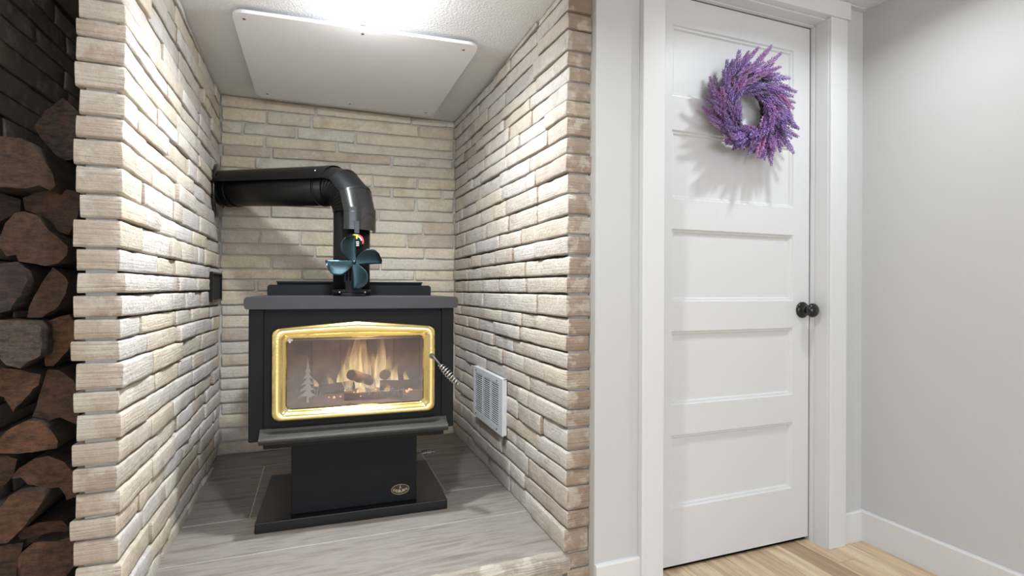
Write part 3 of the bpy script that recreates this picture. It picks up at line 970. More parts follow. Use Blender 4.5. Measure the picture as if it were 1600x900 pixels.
# etched fir tree and grass on the glass
tree = []
cx, z0, H = -0.163, 0.448, 0.155
lv = 7
left = []
for i in range(lv):
    za = z0 + H * (0.08 + 0.92 * i / lv)
    w = 0.040 * (1 - i / lv) ** 1.25 + 0.003
    left += [(w, za - 0.004), (w * 0.30, za + H / lv * 0.35)]
pts = [(cx + 0.004, z0), (cx + 0.004, z0 + 0.010)] + [(cx + a * (0.9 + 0.2 * RNG.random()), b) for a, b in left] + [(cx, z0 + H)] + [(cx - a * (0.9 + 0.2 * RNG.random()), b) for a, b in reversed(left)] + [(cx - 0.004, z0 + 0.010), (cx - 0.004, z0)]
et = MB()
for i in range(6):
    zt = z0 + H * (1 - i / 7.0)
    zb_ = z0 + H * (1 - (i + 1.75) / 7.4)
    w = 0.005 + 0.0062 * i
    yy = -0.2575 - 0.00006 * i
    pl = [(cx, zt), (cx + w * 0.42, lerp(zt, zb_, 0.55)), (cx + w, zb_), (cx + w * 0.45, zb_ + 0.006), (cx + w * 0.2, zb_ - 0.002), (cx - w * 0.15, zb_ + 0.005), (cx - w * 0.55, zb_ + 0.004), (cx - w, zb_ - 0.001), (cx - w * 0.42, lerp(zt, zb_, 0.5))]
    et.add([(a, yy, b) for a, b in [(cx, (zt + zb_) / 2)] + pl], [(0, q + 1, (q + 1) % len(pl) + 1) for q in range(len(pl))])
et.add([(cx - 0.004, -0.2575, z0 - 0.004), (cx + 0.004, -0.2575, z0 - 0.004), (cx + 0.003, -0.2575, z0 + 0.03), (cx - 0.003, -0.2575, z0 + 0.03)], [(0, 1, 2, 3)])
tag(et.build('etched_tree', M['etch'], frame, recalc=False), 'frosted fir tree etched on the glass')
eg = MB()
for sx in (0.045, -0.045):
    for kk in range(5):
        b0 = cx + sx * (0.5 + 0.25 * kk / 4)
        eg.tube([(b0 + 0.012 * math.sin(kk * 2.1) * q, -0.2576, z0 + 0.01 + 0.03 * q * (1 + 0.4 * math.sin(kk))) for q in (0, 0.4, 0.8, 1.0)], 0.0007, 5)
for kk in range(16):
    b0 = 0.03 + 0.155 * RNG.random()
    ln = RNG.uniform(0.012, 0.032)
    bend = RNG.uniform(-0.02, 0.02)
    eg.tube([(b0 + bend * q * q, -0.2576, 0.452 + 0.012 * RNG.random() + ln * q * (1 - 0.3 * q)) for q in (0, 0.35, 0.7, 1.0)], 0.0006, 5)
tag(eg.build('etched_grass', M['etch'], frame, recalc=False), None, None, None, 'stuff')
MB().box(-0.229, -0.212, -0.2585, -0.257, 0.660, 0.6665).box(-0.224, -0.218, -0.2585, -0.257, 0.654, 0.661).build('glass_clip_tape', M['white_print'], frame)

# spring handle
def spring(mb, p0, p1, r_max, turns, wire, mi):
    p0, p1 = Vector(p0), Vector(p1)
    ax = (p1 - p0)
    L = ax.length
    ax.normalize()
    u = ax.orthogonal().normalized()
    w = ax.cross(u)
    N = turns * 14
    pts = []
    for i in range(N + 1):
        t = i / N
        r = r_max * (0.38 + 0.62 * math.sin(math.pi * min(1, 0.06 + t * 0.94)) ** 0.8)
        a = 2 * math.pi * turns * t
        pts.append(p0 + ax * (L * t) + (u * math.cos(a) + w * math.sin(a)) * r)
    mb.tube(pts, wire, 6, mi)


h0, h1 = Vector((0.262, -0.285, 0.594)), Vector((0.3435, -0.352, 0.494))
hm = MB().tube([h0 + Vector((0, 0.03, 0)), h0 + Vector((0, -0.002, 0))], 0.0105, 16, 0).tube([h0, h0 + Vector((0.004, -0.012, -0.004)), h0.lerp(h1, 0.35), h1], 0.0038, 8, 0)
spring(hm, h0.lerp(h1, 0.30), h1, 0.0135, 9, 0.0019, 1)
tag(hm.build('spring_handle', [M['screw'], M['chrome']], frame), 'coiled nickel spring handle')
ac = MB().tube([(0.21, -0.10, 0.180), (0.306, -0.10, 0.181)], 0.0028, 8, 0)
spring(ac, (0.252, -0.10, 0.18), (0.306, -0.10, 0.181), 0.0095, 8, 0.0013, 1)
tag(ac.build('air_control', [M['screw'], M['chrome']], stove), 'small coiled spring air control knob')

# badge on the pedestal
def letter_mesh(ch, size, mat):
    cu = bpy.data.curves.new('lettering', 'FONT')
    cu.body = ch
    cu.size = size
    cu.align_x = 'CENTER'
    cu.extrude = 0.0003
    cu.offset = size * 0.018
    ob = bpy.data.objects.new('lettering', cu)
    COL.objects.link(ob)
    bpy.context.view_layer.update()
    me = bpy.data.meshes.new_from_object(ob.evaluated_get(bpy.context.evaluated_depsgraph_get()))
    bpy.data.objects.remove(ob)
    return me


bc = Vector((0.158, -0.2055, 0.084))
bd = MB()
N = 40
ov = [(0.033 * math.cos(2 * math.pi * q / N), 0.0185 * math.sin(2 * math.pi * q / N)) for q in range(N)]
bd.prism(ov, lambda a, b, d: (bc.x + a, bc.y - d, bc.z + b), 0.0, 0.0008, 1)
bd.tube([(bc.x + a, bc.y - 0.0008, bc.z + b) for a, b in ov], 0.0007, 6, 0, closed=True)
for i, ch in enumerate('OSBURN'):
    me = letter_mesh(ch, 0.0125 + 0.003 * (1 - abs(i - 2.5) / 2.5), M['badge'])
    k = (i - 2.5)
    rot = math.radians(k * 7.5)
    ox, oz = k * 0.0094, -0.0115 + 0.0017 * k * k * 0.62
    vv = []
    for v in me.vertices:
        xx, zz = v.co.x * math.cos(rot) - v.co.y * math.sin(rot), v.co.x * math.sin(rot) + v.co.y * math.cos(rot)
        vv.append((bc.x + ox + xx, bc.y - 0.0012 - v.co.z, bc.z + oz + zz))
    bd.add(vv, [tuple(p.vertices) for p in me.polygons])
    bpy.data.meshes.remove(me)
for (a, b, w) in ((0, 0.0135, 0.004), (0, 0.0085, 0.008), (-0.0025, 0.0045, 0.0025), (0.0025, 0.0045, 0.0025)):
    bd.prism([(a - w / 2, b - 0.0015), (a + w / 2, b - 0.0015), (a, b + 0.0022)], lambda p, q, d: (bc.x + p, bc.y - d, bc.z + q), 0.0008, 0.0014)
tag(bd.build('maker_badge', [M['badge'], M['badge_back']], ped), 'small oval gold lettered badge')

# firebox lining
for i in range(5):
    x0 = -0.275 + i * 0.11
    MB().box(x0 + 0.001, x0 + 0.109, 0.10, 0.13, 0.405, 0.70, 0, 0.002).build('firebrick', M['firebrick'], stove, (x0 + 0.055, 0.115, 0.55))
for sg in (-1, 1):
    for i in range(3):
        a, b = sorted((sg * 0.275, sg * 0.300))
        y0 = -0.225 + i * 0.108
        MB().box(a, b, y0 + 0.001, y0 + 0.107, 0.405, 0.70, 0, 0.002).build('firebrick', M['firebrick'], stove, (a, y0 + 0.05, 0.55))
MB().box(-0.30, 0.30, -0.232, 0.13, 0.385, 0.404).build('firebox_floor', M['firebrick'], stove)
MB().box(-0.30, 0.30, -0.18, 0.13, 0.70, 0.72).build('baffle', M['firebrick'], stove)
MB().tube([(-0.27, -0.17, 0.664), (0.27, -0.17, 0.664)], 0.012, 12).build('air_tube', M['vent'], stove)
ash = MB()
gx, gy = 24, 12
vs_ = [(lerp(-0.27, 0.27, i / gx), lerp(-0.228, 0.098, j / gy), 0.410 + 0.022 * (noise.noise(Vector((i * 0.5, j * 0.5, 1))) * 0.5 + 0.5) + 0.02 * math.sin(math.pi * j / gy)) for i in range(gx + 1) for j in range(gy + 1)]
ash.add(vs_, [(i * (gy + 1) + j, (i + 1) * (gy + 1) + j, (i + 1) * (gy + 1) + j + 1, i * (gy + 1) + j + 1) for i in range(gx) for j in range(gy)], 0, True)
tag(ash.build('ash_bed', M['ash'], stove), None, None, None, 'stuff')

# burning logs and flames (world coordinates)
def burn_log(p0, p1, r, label, seed):
    p0, p1 = Vector(p0), Vector(p1)
    N = 9
    pts = [p0.lerp(p1, i / N) + Vector((0, 0, 0.004 * noise.noise(Vector((i * 0.7, seed, 0))))) for i in range(N + 1)]
    rs = [r * (1 + 0.18 * noise.noise(Vector((i * 0.9, seed * 3.1, 5)))) for i in range(N + 1)]
    o = MB().tube(pts, rs, 10).build('burning_log', M['char'], None, (p0 + p1) / 2)
    tag(o, label, 'log', 'logs burning in the stove')


burn_log((-0.03, 2.10, 0.603), (0.14, 2.16, 0.610), 0.021, 'charred log lying at the left of the fire', 1)
burn_log((0.125, 2.05, 0.672), (0.215, 2.17, 0.622), 0.020, 'charred log leaning diagonally in the middle of the fire', 2)
burn_log((0.24, 2.12, 0.612), (0.40, 2.10, 0.606), 0.021, 'charred log lying at the right of the fire', 3)
burn_log((0.10, 2.03, 0.592), (0.31, 2.01, 0.592), 0.015, 'thin charred log across the front of the fire', 4)
burn_log((0.255, 2.10, 0.655), (0.285, 2.20, 0.650), 0.019, 'round log end facing the glass right of the flames', 5)
fire = thing('fire', (0.17, 2.1, 0.58), 'yellow and orange flames rising behind the stove glass', 'fire')
rf = random.Random(21)
spots = [(0.055, 2.15, 0.62, 0.055, 0.012), (0.095, 2.16, 0.61, 0.11, 0.018), (0.12, 2.14, 0.60, 0.20, 0.026), (0.155, 2.17, 0.61, 0.24, 0.03), (0.185, 2.15, 0.61, 0.22, 0.028), (0.21, 2.13, 0.61, 0.15, 0.02), (0.245, 2.16, 0.61, 0.23, 0.027), (0.275, 2.14, 0.60, 0.16, 0.024), (0.305, 2.15, 0.62, 0.09, 0.016), (0.345, 2.12, 0.62, 0.06, 0.012), (0.0, 2.12, 0.61, 0.06, 0.011), (0.17, 2.08, 0.59, 0.07, 0.017), (0.215, 2.06, 0.59, 0.06, 0.014), (0.14, 2.04, 0.59, 0.04, 0.012), (0.26, 2.07, 0.59, 0.05, 0.014)]
for (fx, fy, fz, fh, fr_) in spots:
    N = 10
    ph = rf.uniform(0, 6)
    pts, rs = [], []
    for i in range(N + 1):
        t = i / N
        pts.append((fx + 0.010 * math.sin(ph + 5 * t) * t, fy + 0.006 * math.cos(ph + 4 * t) * t, fz - 0.01 + fh * t))
        rs.append(max(0.0006, fr_ * (math.sin(math.pi * (0.18 + 0.82 * t)) ** 0.8) * (1 - 0.45 * t)))
    MB().tube(pts, rs, 10).build('flame', M['flame'], fire) .parent = None
for o in list(COL.objects):
    if o.name.startswith('flame'):
        o.parent = fire
        o.location = -Vector(fire.location)
em = MB()
for i in range(26):
    ex, ey = rf.uniform(0.03, 0.36), rf.uniform(2.0, 2.15)
    rr = rf.uniform(0.002, 0.006)
    em.lathe([(0, -rr), (rr, 0), (rr * 0.6, rr * 0.7), (0, rr)], (ex, ey, 0.596 + rf.uniform(-0.006, 0.004)), (0.2, 0.1, 1), 6)
eo = em.build('embers', M['ember'], fire)
eo.location = -Vector(fire.location)
tag(eo, None, None, None, 'stuff')
fl_ = bpy.data.lights.new('fire_glow', 'POINT')
fl_.energy = 0.9
fl_.color = (1.0, 0.62, 0.36)
fl_.shadow_soft_size = 0.05
flo = bpy.data.objects.new('fire_glow', fl_)
COL.objects.link(flo)
flo.location = (0.18, 2.06, 0.70)

# ------------------------------------------------------------------ stove pipe with shield
PXc, PYc = 0.140, 2.272
dirh = Vector((-0.59, 0.573, 0.046)).normalized()
Rb = 0.112
zE = 1.312
pipe = thing('stove_pipe', (PXc, PYc, 0.967), 'black stove pipe bending from stove top to the left stone wall', 'pipe')
base = Vector((PXc, PYc, 0.967))
el_c = Vector((PXc, PYc, zE)) + Vector((dirh.x, dirh.y, 0)).normalized() * Rb
hd = Vector((dirh.x, dirh.y, 0)).normalized()


def el_pt(a):
    return el_c + (-hd * math.cos(a) + Vector((0, 0, 1)) * math.sin(a)) * Rb


PB = lambda mb, name, mat: (lambda o: o)(mb.build(name, mat, pipe))
A_end = math.radians(86.5)
w2l = lambda p: Vector(p) - base
MB().tube([w2l((PXc, PYc, 0.967)), w2l((PXc, PYc, zE))], 0.0735, 40).build('vertical_pipe', M['pipe_black'], pipe)
MB().tube([w2l((PXc, PYc, 0.967)), w2l((PXc, PYc, 0.993))], 0.0775, 40).build('pipe_base_collar', M['pipe_black'], pipe)
pts, rs = [], []
for i in range(61):
    a = A_end * i / 60
    pts.append(w2l(el_pt(a)))
    rs.append(0.0735 + 0.0035 * math.sin(2 * math.pi * i / 5))
MB().tube(pts, rs, 40).build('corrugated_elbow', M['pipe_black'], pipe)
e_end = el_pt(A_end)
tlen = (-0.447 - e_end.x) / dirh.x
w_end = e_end + dirh * tlen
MB().tube([w2l(e_end), w2l(w_end)], 0.0745, 40).build('horizontal_pipe', M['pipe_black'], pipe)
for t in (0.05, 0.80, 0.87):
    p = e_end + dirh * (tlen * t)
    MB().tube([w2l(p), w2l(p + dirh * 0.012)], 0.0775, 40).build('pipe_seam', M['pipe_black'], pipe)
col_c = Vector((-0.440, w_end.y, w_end.z))
MB().lathe([(0.078, 0.02), (0.082, 0.02), (0.086, 0.008), (0.122, 0.006), (0.127, 0.002), (0.127, -0.008), (0.06, -0.008)], w2l(col_c), (1, 0, 0), 48).build('wall_collar', M['pipe_gloss'], pipe)


def shield(pathpts, outs, name, mat, r, half, th=0.0015):
    """curved cover round the outer side of the pipe, bent to follow the path"""
    n = 20
    m = MB()
    vs_ = []
    for p, (o_, b_) in zip(pathpts, outs):
        for rr in (r, r - th):
            for k in range(n + 1):
                a = math.radians(lerp(-half, half, k / n))
                vs_.append(w2l(p) + (o_ * math.cos(a) + b_ * math.sin(a)) * rr)
    W = 2 * (n + 1)
    fs = []
    for i in range(len(pathpts) - 1):
        for k in range(n):
            for ofs in (0, n + 1):
                fs.append((i * W + ofs + k, i * W + ofs + k + 1, (i + 1) * W + ofs + k + 1, (i + 1) * W + ofs + k))
        for k in (0, n):
            fs.append((i * W + k, (i + 1) * W + k, (i + 1) * W + n + 1 + k, i * W + n + 1 + k))
    for i in (0, len(pathpts) - 1):
        for k in range(n):
            fs.append((i * W + k, i * W + k + 1, i * W + n + 1 + k + 1, i * W + n + 1 + k))
    m.add(vs_, fs, 0, True)
    o = m.build(name, mat, pipe)
    md = o.modifiers.new('edges', 'EDGE_SPLIT')
    md.split_angle = math.radians(50)
    return o


bnorm = hd.cross(Vector((0, 0, 1))).normalized()
out_v = -hd
up_h = (Vector((0, 0, 1)) - dirh * dirh.z).normalized()
# short vertical piece, three gores round the bend, long horizontal piece
shield([Vector((PXc, PYc, 1.235)), Vector((PXc, PYc, zE + 0.012))], [(out_v, bnorm)] * 2, 'elbow_shield', M['pipe_gloss'], 0.098, 68)
cuts = [0, 30, 60, 88]
for i in range(3):
    a0, a1 = math.radians(cuts[i] - 2), math.radians(cuts[i + 1] + 1)
    def fr(a):
        return (-hd * math.cos(a) + Vector((0, 0, 1)) * math.sin(a), bnorm)
    shield([el_pt(a0), el_pt(a1)], [fr(a0), fr(a1)], 'elbow_shield', M['pipe_gloss'] if i == 0 else M['pipe_black'], 0.0985 - 0.0015 * i, 68)
shield([e_end - dirh * 0.02, e_end + dirh * (tlen - 0.055)], [(up_h, bnorm)] * 2, 'horizontal_shield', M['pipe_black'], 0.0945, 74)
for p, o_ in ((e_end + dirh * 0.03, up_h), (e_end + dirh * (tlen - 0.075), up_h)):
    for a in (-50, 50):
        q = p + (o_ * math.cos(math.radians(a)) + bnorm * math.sin(math.radians(a))) * 0.0945
        nn = (q - p).normalized()
        MB().lathe([(0, 0.003), (0.003, 0.002), (0.004, 0), (0.004, -0.004)], w2l(q), nn, 10).build('shield_screw', M['chrome'], pipe)
for sx in (-1, 1):
    q = Vector((PXc + sx * 0.05, PYc - 0.059, 0.981))
    MB().lathe([(0, 0.003), (0.003, 0.002), (0.004, 0), (0.004, -0.004)], w2l(q), (sx * 0.6, -0.8, 0), 10).build('shield_screw', M['chrome'], pipe)
# bracket strip hanging from the shield
MB().box(0.004, 0.022, -0.1045, -0.1025, 0.252, 0.300).box(0.004, 0.022, -0.103, -0.075, 0.298, 0.300).build('hanger_strip', M['steel_top'], pipe)

# magnetic thermometer on the pipe
TC = Vector((0.152, 2.172, 1.186))
tn = thing('pipe_thermometer', TC, 'round thermometer with yellow and red dial stuck on the stove pipe', 'thermometer')
MB().lathe([(0, -0.0), (0.030, 0.0), (0.031, -0.002), (0.031, -0.022), (0, -0.022)], (0, 0, 0), (0, -1, 0), 36).build('dial_case', M['pipe_black'], tn)
def sector(a0, a1, r0, r1, y, name, mat):
    N = 12
    m = MB()
    poly = [(r1 * math.cos(math.radians(lerp(a0, a1, i / N))), r1 * math.sin(math.radians(lerp(a0, a1, i / N)))) for i in range(N + 1)]
    poly += [(r0 * math.cos(math.radians(lerp(a1, a0, i / N))), r0 * math.sin(math.radians(lerp(a1, a0, i / N)))) for i in range(N + 1)]
    m.prism(poly, lambda a, b, d: (a, d, b), y, y + 0.0006)
    return m.build(name, mat, tn)
sector(75, 135, 0.010, 0.029, -0.0008, 'yellow_zone', M['yellow'])
sector(-20, 72, 0.023, 0.0285, -0.0008, 'red_zone', M['red'])
sector(10, 70, 0.018, 0.022, -0.0008, 'white_scale', M['white_print'])
sector(140, 205, 0.020, 0.028, -0.0008, 'white_scale', M['white_print'])
m = MB()
for i in range(3):
    m.box(-0.008, 0.010, -0.0008, 0, -0.004 - 0.007 * i, -0.001 - 0.007 * i)
m.build('scale_text', M['white_print'], tn)

# heat powered stove fan standing on the stove top
FC = Vector((0.136, 2.075, 1.096))
fan = thing('stove_fan', (FC.x, 2.10, 0.967), 'small four bladed heat powered fan with teal blades on stove top', 'fan')
f2l = lambda p: Vector(p) - Vector((FC.x, 2.10, 0.967))
MB().box(-0.045, 0.045, -0.022, 0.022, 0.0, 0.012, 0, 0.002).build('fan_base', M['steel_black'], fan)
m = MB().box(-0.030, 0.030, -0.012, 0.012, 0.012, 0.060, 0, 0.002)
for i in range(6):
    m.box(-0.034 + i * 0.012, -0.031 + i * 0.012 + 0.003, -0.016, 0.018, 0.055, 0.098)
m.build('fan_body', M['steel_black'], fan)
MB().tube([f2l((FC.x, 2.10, FC.z)), f2l((FC.x, 2.068, FC.z))], 0.012, 20).build('fan_motor', M['steel_black'], fan)
MB().lathe([(0, 0.012), (0.006, 0.011), (0.009, 0.006), (0.009, 0)], f2l((FC.x, 2.072, FC.z)), (0, -1, 0), 20).build('fan_hub', M['fan_blade'], fan)


def blade(ang):
    """rounded paddle, curled along one edge, pitched about its axis"""
    m = MB()
    nr, nw = 10, 8
    top, bot = [], []
    for side, th in ((top, 0.0006), (bot, -0.0006)):
        for i in range(nr + 1):
            t = i / nr
            r = 0.006 + 0.097 * t
            w_ = 0.022 + 0.036 * min(1, t * 2.6) ** 0.8
            if t > 0.6:
                w_ *= math.sqrt(max(0.05, 1 - ((t - 0.6) / 0.41) ** 2))
            for j in range(nw + 1):
                s_ = j / nw
                c = -0.010 + w_ * s_ if t > 0.1 else -0.010 + w_ * s_
                curl = 0.016 * (s_ ** 2.0) * min(1, t * 2.5)
                side.append((r, c, -curl + th))
    ca, sa = math.cos(math.radians(ang)), math.sin(math.radians(ang))
    def tr(p):
        r, c, y = p
        x, z = r * ca - c * sa, r * sa + c * ca
        return (x, FC.y - 2.10 - 0.010 + y, FC.z - 0.967 + z)
    vs_ = [tr(p) for p in top + bot]
    n0 = (nr + 1) * (nw + 1)
    g = lambda i, j, o=0: o + i * (nw + 1) + j
    fs = []
    for i in range(nr):
        for j in range(nw):
            fs.append((g(i, j), g(i + 1, j), g(i + 1, j + 1), g(i, j + 1)))
            fs.append((g(i, j, n0), g(i, j + 1, n0), g(i + 1, j + 1, n0), g(i + 1, j, n0)))
        for j in (0, nw):
            fs.append((g(i, j), g(i + 1, j), g(i + 1, j, n0), g(i, j, n0)))
    for j in range(nw):
        fs.append((g(nr, j), g(nr, j + 1), g(nr, j + 1, n0), g(nr, j, n0)))
    m.add(vs_, fs, 0, True)
    return m.build('fan_blade', M['fan_blade'], fan)


for a in (92, 4, 182, -86):
    blade(a)

# ------------------------------------------------------------------ ceiling heat panel
pan = thing('ceiling_panel', (0.16, 2.40, 1.945), 'white rectangular board with rounded corners screwed under the alcove ceiling', 'panel')
pp = [(a, b + (-0.072 * a if b < 0 else -0.02 * a)) for a, b in rrect(-0.437, 0.437, -0.425, 0.445, 0.045)]
MB().prism(pp, lambda a, b, d: (a, b, d), 0.0, 0.012).build('board', M['board'], pan)
for sx, sy in ((-0.40, -0.35), (0.0, -0.39), (0.385, -0.40), (-0.385, 0.40), (0.39, 0.385), (0.0, 0.395)):
    MB().lathe([(0, -0.002), (0.004, -0.0015), (0.006, 0.0)], (sx, sy, 0.0), (0, 0, 1), 12).build('screw', M['screw'], pan)
    MB().tube([(sx, sy, 0.012), (sx, sy, 0.028)], 0.010, 12).build('spacer', M['screw'], pan)

# ------------------------------------------------------------------ downlights
def downlight(x, y, z, label, power, spread=150, color=(0.90, 0.96, 1.0)):
    t = thing('downlight', (x, y, z), label, 'light', 'recessed ceiling lights')
    MB().lathe([(0.050, 0.001), (0.050, -0.004), (0.062, -0.005), (0.072, -0.003), (0.075, 0.0)], (0, 0, 0), (0, 0, 1), 40).build('trim_ring', M['white_trim'], t)
    MB().lathe([(0.0, -0.002), (0.050, -0.002)], (0, 0, 0), (0, 0, 1), 40).build('lens', M['lens'], t)
    area_light('downlight_lamp', (x, y, z - 0.008), 0.095, power, color, (0, 0, 0), 'DISK', None, spread)


def dome_light(x, y, z, label, power, down, color=(0.90, 0.96, 1.0)):
    """small surface-mounted dome that also washes the ceiling round it"""
    t = tag(thing('dome_light', (x, y, z), label, 'light'))
    MB().lathe([(0.066, 0.0), (0.066, -0.008), (0.058, -0.012), (0.054, -0.012)], (0, 0, 0), (0, 0, 1), 40).build('trim_ring', M['white_trim'], t)
    MB().lathe([(0.054, -0.012), (0.050, -0.024), (0.036, -0.034), (0.018, -0.038), (0.0, -0.039)], (0, 0, 0), (0, 0, 1), 40).build('dome_lens', M['lens'], t)
    d = bpy.data.lights.new('dome_lamp', 'POINT')
    d.energy = power
    d.color = color
    d.shadow_soft_size = 0.03
    o = bpy.data.objects.new('dome_lamp', d)
    COL.objects.link(o)
    o.location = (x, y, z - 0.075)
    area_light('dome_lamp_face', (x, y, z - 0.045), 0.09, down, color, (0, 0, 0), 'DISK', None, 155)


dome_light(0.155, 1.775, ALC_CEIL, 'small round glowing ceiling light in the alcove before the white board', 6.5, 15.5)
downlight(1.58, 1.02, CEIL, 'round recessed downlight in the room ceiling by the door', 5.2)
downlight(0.15, 0.90, CEIL, 'round recessed downlight above the spot before the alcove', 13.5)  # added fill lamp, brightens the alcove walls
downlight(-1.35, 0.45, CEIL, 'round recessed downlight at the left of the room', 3.0)  # unseen lamp added for general room fill
downlight(1.0, -2.0, CEIL, 'round recessed downlight behind at the right of the room', 4.0)  # added fill behind the view, right side
downlight(-1.0, -2.0, CEIL, 'round recessed downlight behind at the left of the room', 4.0)  # added fill behind the view, left side

# ------------------------------------------------------------------ wall vent and black wall box
V0, V1, Z0, Z1 = 2.050, 2.475, 0.378, 0.618
VX = 0.748
vent = thing('wall_vent', (VX, (V0 + V1) / 2, Z0), 'white louvred air vent grille in the right stone wall', 'vent')
vl = lambda x, y, z: (x - VX, y - (V0 + V1) / 2, z - Z0)
def vbox(x0, x1, y0, y1, z0, z1, bev=0):
    a, b = vl(x0, y0, z0), vl(x1, y1, z1)
    return MB().box(a[0], b[0], a[1], b[1], a[2], b[2], 0, bev)
fx0, fx1 = VX - 0.016, VX - 0.010
iy0, iy1, iz0, iz1 = V0 + 0.050, V1 - 0.026, Z0 + 0.026, Z1 - 0.026
m = vbox(fx0, fx1, V0, iy0, Z0, Z1)
for b in ((iy1, V1, Z0, Z1), (iy0, iy1, Z0, iz0), (iy0, iy1, iz1, Z1)):
    a0, a1 = vl(fx0, b[0], b[2]), vl(fx1, b[1], b[3])
    m.box(a0[0], a1[0], a0[1], a1[1], a0[2], a1[2])
for b in ((V0, V0 + 0.003, Z0, Z1), (V1 - 0.003, V1, Z0, Z1), (V0, V1, Z0, Z0 + 0.003), (V0, V1, Z1 - 0.003, Z1)):
    a0, a1 = vl(fx1, b[0], b[2]), vl(VX + 0.004, b[1], b[3])
    m.box(a0[0], a1[0], a0[1], a1[1], a0[2], a1[2])
m.build('frame', M['vent'], vent)
vbox(fx1 + 0.007, fx1 + 0.009, iy0, iy1, iz0, iz1).build('backing', M['dark'], vent)  # near-black sheet stands in for shade between the louvres
for t in (1 / 3, 2 / 3):
    y = lerp(iy0, iy1, t)
    vbox(fx0 + 0.001, fx1 + 0.004, y - 0.005, y + 0.005, iz0, iz1).build('divider', M['vent'], vent)
ns = 20
for i in range(ns):
    z = lerp(iz0, iz1, (i + 0.5) / ns)
    a0, a1 = vl(fx0 + 0.0005, iy0, z - 0.0016), vl(fx0 + 0.003, iy1, z + 0.0016)
    sm = MB().box(a0[0], a1[0], a0[1], a1[1], a0[2], a1[2])
    sm.build('louvre', M['vent'], vent)
for y, z in ((iy0 + 0.02, Z0 + 0.016), (iy1 - 0.02, Z0 + 0.016), (iy0 + 0.02, Z1 - 0.016), (iy1 - 0.02, Z1 - 0.016)):
    p = vl(fx0, y, z)
    MB().lathe([(0, 0.002), (0.004, 0.0015), (0.005, 0)], p, (-1, 0, 0), 10).build('screw', M['screw'], vent)

wb = thing('wall_box', (-0.448, 2.78, 0.935), 'dark rectangular box set into the left stone wall behind the stove', 'box')
m = MB().box(-0.03, 0.016, -0.125, -0.117, 0, 0.135).box(-0.03, 0.016, 0.117, 0.125, 0, 0.135).box(-0.03, 0.016, -0.117, 0.117, 0, 0.008).box(-0.03, 0.016, -0.117, 0.117, 0.127, 0.135)
m.build('box_frame', M['pipe_black'], wb)
MB().box(-0.01, 0.008, -0.117, 0.117, 0.008, 0.127).build('box_back', M['dark'], wb)

# ------------------------------------------------------------------ lavender wreath on the door
WC = Vector((1.478, 1.492, 1.658))
wr = thing('wreath', WC, 'purple lavender wreath hanging on the white door', 'wreath')
rw = random.Random(6)
for k in range(5):
    ph = k * 1.3
    pts = []
    for i in range(48):
        a = 2 * math.pi * i / 48
        r = 0.098 + 0.014 * math.sin(4 * a + ph) + rw.uniform(-0.003, 0.003)
        pts.append((r * math.cos(a), -0.004 + 0.014 * math.cos(4 * a + ph), r * math.sin(a)))
    MB().tube(pts, 0.006, 6, closed=True).build('vine_ring', M['twig'], wr)


def sprig_mesh(seed, L):
    rs_ = random.Random(seed)
    m = MB()
    m.tube([(0, 0, -0.03), (0.001, 0, 0.02), (0, 0, L * 0.96)], [0.0012, 0.0011, 0.0006], 5, 1)
    z = 0.012
    while z < L:
        t = z / L
        R = 0.0130 * (math.sin(math.pi * min(0.97, 0.22 + 0.74 * t)) ** 0.75) + 0.001
        nf = 6
        a0 = rs_.uniform(0, 6.3)
        for k in range(nf):
            a = a0 + 2 * math.pi * k / nf + rs_.uniform(-0.3, 0.3)
            c, s_ = math.cos(a), math.sin(a)
            rr = R * rs_.uniform(0.8, 1.15)
            w = 0.0018
            p0 = (c * 0.001, s_ * 0.001, z - 0.001)
            pm = rr * 0.6
            q = [(c * pm - s_ * w, s_ * pm + c * w, z + 0.002), (c * pm + s_ * w, s_ * pm - c * w, z + 0.002), (c * pm, s_ * pm, z + 0.006), (c * pm, s_ * pm, z)]
            tip = (c * rr, s_ * rr, z + 0.0075)
            m.add([p0, *q, tip], [(0, 1, 3), (0, 3, 2), (0, 2, 4), (0, 4, 1), (5, 3, 1), (5, 2, 3), (5, 4, 2), (5, 1, 4)], 0)
        z += 0.0065
    for k in range(5):
        a = rs_.uniform(0, 6.3)
        zz = rs_.uniform(-0.025, 0.01)
        c, s_ = math.cos(a), math.sin(a)
        m.add([(0, 0, zz), (c * 0.010 - s_ * 0.0018, s_ * 0.010 + c * 0.0018, zz + 0.012), (c * 0.021, s_ * 0.021, zz + 0.027), (c * 0.010 + s_ * 0.0018, s_ * 0.010 - c * 0.0018, zz + 0.012)], [(0, 1, 2, 3)], 1)
    o = m.build('lavender_sprig', [M['sprig'], M['stem']], wr, recalc=False)
    return o


